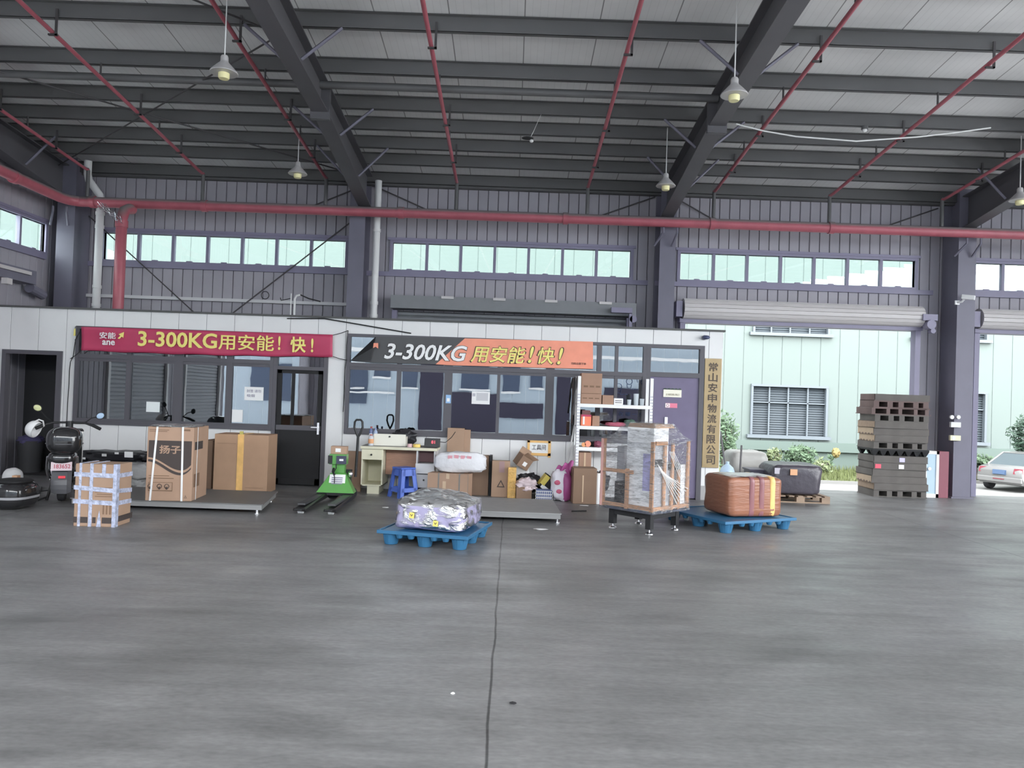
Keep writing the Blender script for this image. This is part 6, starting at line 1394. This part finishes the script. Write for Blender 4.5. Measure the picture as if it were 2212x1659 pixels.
def shrub(label, px, py_top, py_bot, wpx, Y, li, n=900, airy=0.0):
    x, zt = at(px, py_top, Y); zb_ = max(GZ + .05, at(px, py_bot, Y)[1]); r = wpx * Y / FPX / 2; hh = (zt - zb_) / 2
    t = thing('shrub', label, 'shrub', (x, Y, GZ + .05)); random.seed(px); m = MB()
    for i in range(n):
        a, b, q = random.uniform(0, 6.28), random.uniform(-1, 1), random.uniform(.35, 1) ** .6
        s = math.sqrt(1 - b * b); wob = 1 + .25 * math.sin(a * 3 + b * 5)
        c = Vector((r * q * s * math.cos(a) * wob, min(r, 1.2) * q * s * math.sin(a) * wob, zb_ + hh + hh * q * b * wob - GZ - .05))
        sz = random.uniform(.06, .13) * (1 + airy); u_ = Vector((random.gauss(0, 1), random.gauss(0, 1), random.gauss(0, 1))).normalized(); v_ = u_.orthogonal().normalized()
        if c.z < 0.02: c.z = .05
        m._add([c - u_ * sz, c + v_ * sz * .45, c + u_ * sz, c - v_ * sz * .45], [(0, 1, 2, 3)])
    m.build('foliage', M_LEAF[li], t)
    m = MB()
    for k in range(7):
        a = k * .9; m.tube([(0, 0, -.05), (.3 * r * math.cos(a), .2 * math.sin(a), (zt - GZ) * .4), (.6 * r * math.cos(a), .4 * math.sin(a), (zt - GZ) * .75)], [.03, .02, .008], 5)
    m.build('stem', M_PW3, t)
shrub('tall pale green shrub behind the nameplate pier', 1566, 895, 1000, 56, 31.0, 0, 1300)
shrub('dense rounded shrub below the large blinded window', 1729, 962, 1012, 66, 34.0, 0, 1100)
shrub('small thin shrub between the grey load and the rounded shrub', 1672, 968, 1010, 36, 34.4, 1, 420)
shrub('sparse dry shrub left of the yellow flower', 1775, 992, 1025, 40, 33.0, 1, 380)
shrub('clipped shrub between the right column and the silver car', 2106, 980, 1010, 60, 33.0, 0, 900)
shrub('low shrub behind the white car bonnet', 2098, 1008, 1046, 30, 33.6, 2, 380)
shrub('dark green shrub cut by the right edge above the silver car', 2222, 900, 985, 66, 32.0, 2, 1300)
x, z = at(1806, 978, 33.0)
t = thing('canna_plant', 'single tall plant with a yellow flower head left of the pallet stack', 'plant', (x, 33.0, GZ + .05)); hz = z - GZ - .05
m = MB(); m.tube([(-.5, 0, -.05), (-.3, 0, hz * .5), (0, 0, hz)], .025, 6); m.build('stem', M_LEAF[0], t)
m = MB(); random.seed(3)
for k in range(26):
    f = random.uniform(.35, .9); c = Vector((-.5 + .5 * f, 0, hz * f)); u_ = Vector((random.uniform(-1, 1), random.uniform(-.6, .6), random.uniform(.1, .9))).normalized() * .3; v_ = u_.orthogonal().normalized() * .05; m._add([c, c + u_ * .5 + v_, c + u_, c + u_ * .5 - v_], [(0, 1, 2, 3)])
m.build('leaf', M_LEAF[0], t); m = lump((0, 0, hz), (.16, .14, .2), 2.2, .4, 2); m.build('flower', mat('flower_yellow', (236, 206, 110), .6, k=4.4), t, smooth=50)

# cars in the yard, tails towards the hall
M_GLS = mat('car_glass', (120, 136, 144), .08, k=3.6)
def car(label, loc, rz, paint, plate=True):
    t = thing('car', label, 'car', loc, rz)
    L_, W_ = 4.4, 1.72
    # body as lofted cross-sections; x across, y length (rear at y=0), z up
    sec = [(0.0, .80, .42, .80, 1.0), (.06, .84, .30, .93, 1.0), (.5, .86, .24, .98, 1.0), (1.0, .86, .22, 1.0, 1.0), (2.6, .86, .22, .98, 1.0), (3.6, .85, .22, .88, 1.0), (4.2, .80, .26, .76, 1.0), (4.4, .70, .34, .62, 1.0)]
    m = MB(); rows = []
    for y, hw, z0_, z1_, _ in sec:
        rows.append([(-hw + .10, y, z0_), (-hw, y, z0_ + .12), (-hw, y, z1_ - .22), (-hw + .05, y, z1_ - .05), (-hw + .14, y, z1_), (hw - .14, y, z1_), (hw - .05, y, z1_ - .05), (hw, y, z1_ - .22), (hw, y, z0_ + .12), (hw - .10, y, z0_)])
    n_ = len(rows[0]); m._add([p for r_ in rows for p in r_], [(i * n_ + j, i * n_ + (j + 1) % n_, (i + 1) * n_ + (j + 1) % n_, (i + 1) * n_ + j) for i in range(len(rows) - 1) for j in range(n_)] + [tuple(range(n_)), tuple(range((len(rows) - 1) * n_, len(rows) * n_))])
    m.build('body', paint, t, smooth=35)
    cab = [(.62, .72, 0.98, 0.985), (1.35, .60, 1.40, 1.42), (2.3, .60, 1.42, 1.44), (3.1, .72, .97, .98)]
    m = MB(); P_ = lambda y, hw, z: [(-hw, y, z), (hw, y, z)]
    a, b, c, d = P_(.55, .70, .97), P_(1.35, .57, 1.40), P_(2.3, .57, 1.42), P_(3.2, .70, .95)
    m._add([a[0], a[1], b[1], b[0], c[1], c[0], d[1], d[0]], [(0, 1, 2, 3), (5, 4, 6, 7), (1, 6, 4, 2), (0, 3, 5, 7)]); m.build('glasshouse', M_GLS, t)
    m = MB(); m.prism([b[0], b[1], c[1], c[0]], (0, 0, .035)); m.build('roof', paint, t, bevel=.01)
    for s in (-1, 1):
        m = MB(); m.tube([(s * .71, .52, .97), (s * .59, 1.33, 1.41), (s * .59, 2.32, 1.43), (s * .71, 3.22, .95)], .035, 8); m.build('roof_pillar', paint, t, smooth=60)
        for y in (.85, 3.55):
            m = MB(); m.lathe([(.18, -.09), (.29, -.10), (.31, -.05), (.31, .05), (.29, .10), (.18, .09)], (s * .80, y, .31), 28, axis='x'); wv_ = m.build('wheel', M_TYRE, t, smooth=40)
            m = MB(); m.lathe([(0, -.09), (.19, -.075), (.19, .075), (0, .09)], (s * .80, y, .31), 20, axis='x'); m.build('rim', M_CHROME, wv_, smooth=30)
        m = MB(); m.hexa([(s * .62 - .14, -.012, .70), (s * .62 + .19, .03, .70), (s * .62 + .19, .2, .70), (s * .62 - .14, .1, .70)], [(s * .62 - .10, .0, .90), (s * .62 + .17, .05, .90), (s * .62 + .17, .25, .90), (s * .62 - .10, .1, .90)]); m.build('tail_lamp', mat('car_lamp_red', (214, 70, 96), .3, k=3.6), t)
    m = MB(); m.box(-.80, .80, -.05, .12, .36, .56); m.build('bumper', paint, t, bevel=.03)
    m = MB(); m.box(-.22, .22, -.06, -.045, .66, .80); m.box(-.24, .24, -.02, 0.02, .64, .82); pl_ = m.build('number_plate', mat('plate_blue', (120, 160, 214), .5, k=3.6), t)
    m = MB(); m.box(-.2, .2, -.07, -.06, .47, .50); m.build('reflector', MATS['car_lamp_red'], t)
    return t
M_SIL = mat('car_silver', (206, 206, 204), .3, k=4.6, coat=.4); M_CWH = mat('car_white', (224, 228, 228), .3, k=4.6, coat=.4)
x, _ = at(2158, 1050, 28.9)
car('silver sedan parked in the yard at the right edge, tail towards the hall', (x, 28.9, GZ), -1.05, M_SIL)
q = gz(2088, 1050, GZ); car('white car mostly hidden behind the right column', (at(2086, 1040, 29.6)[0] - 1.0, 29.6, GZ), -.12, M_CWH)
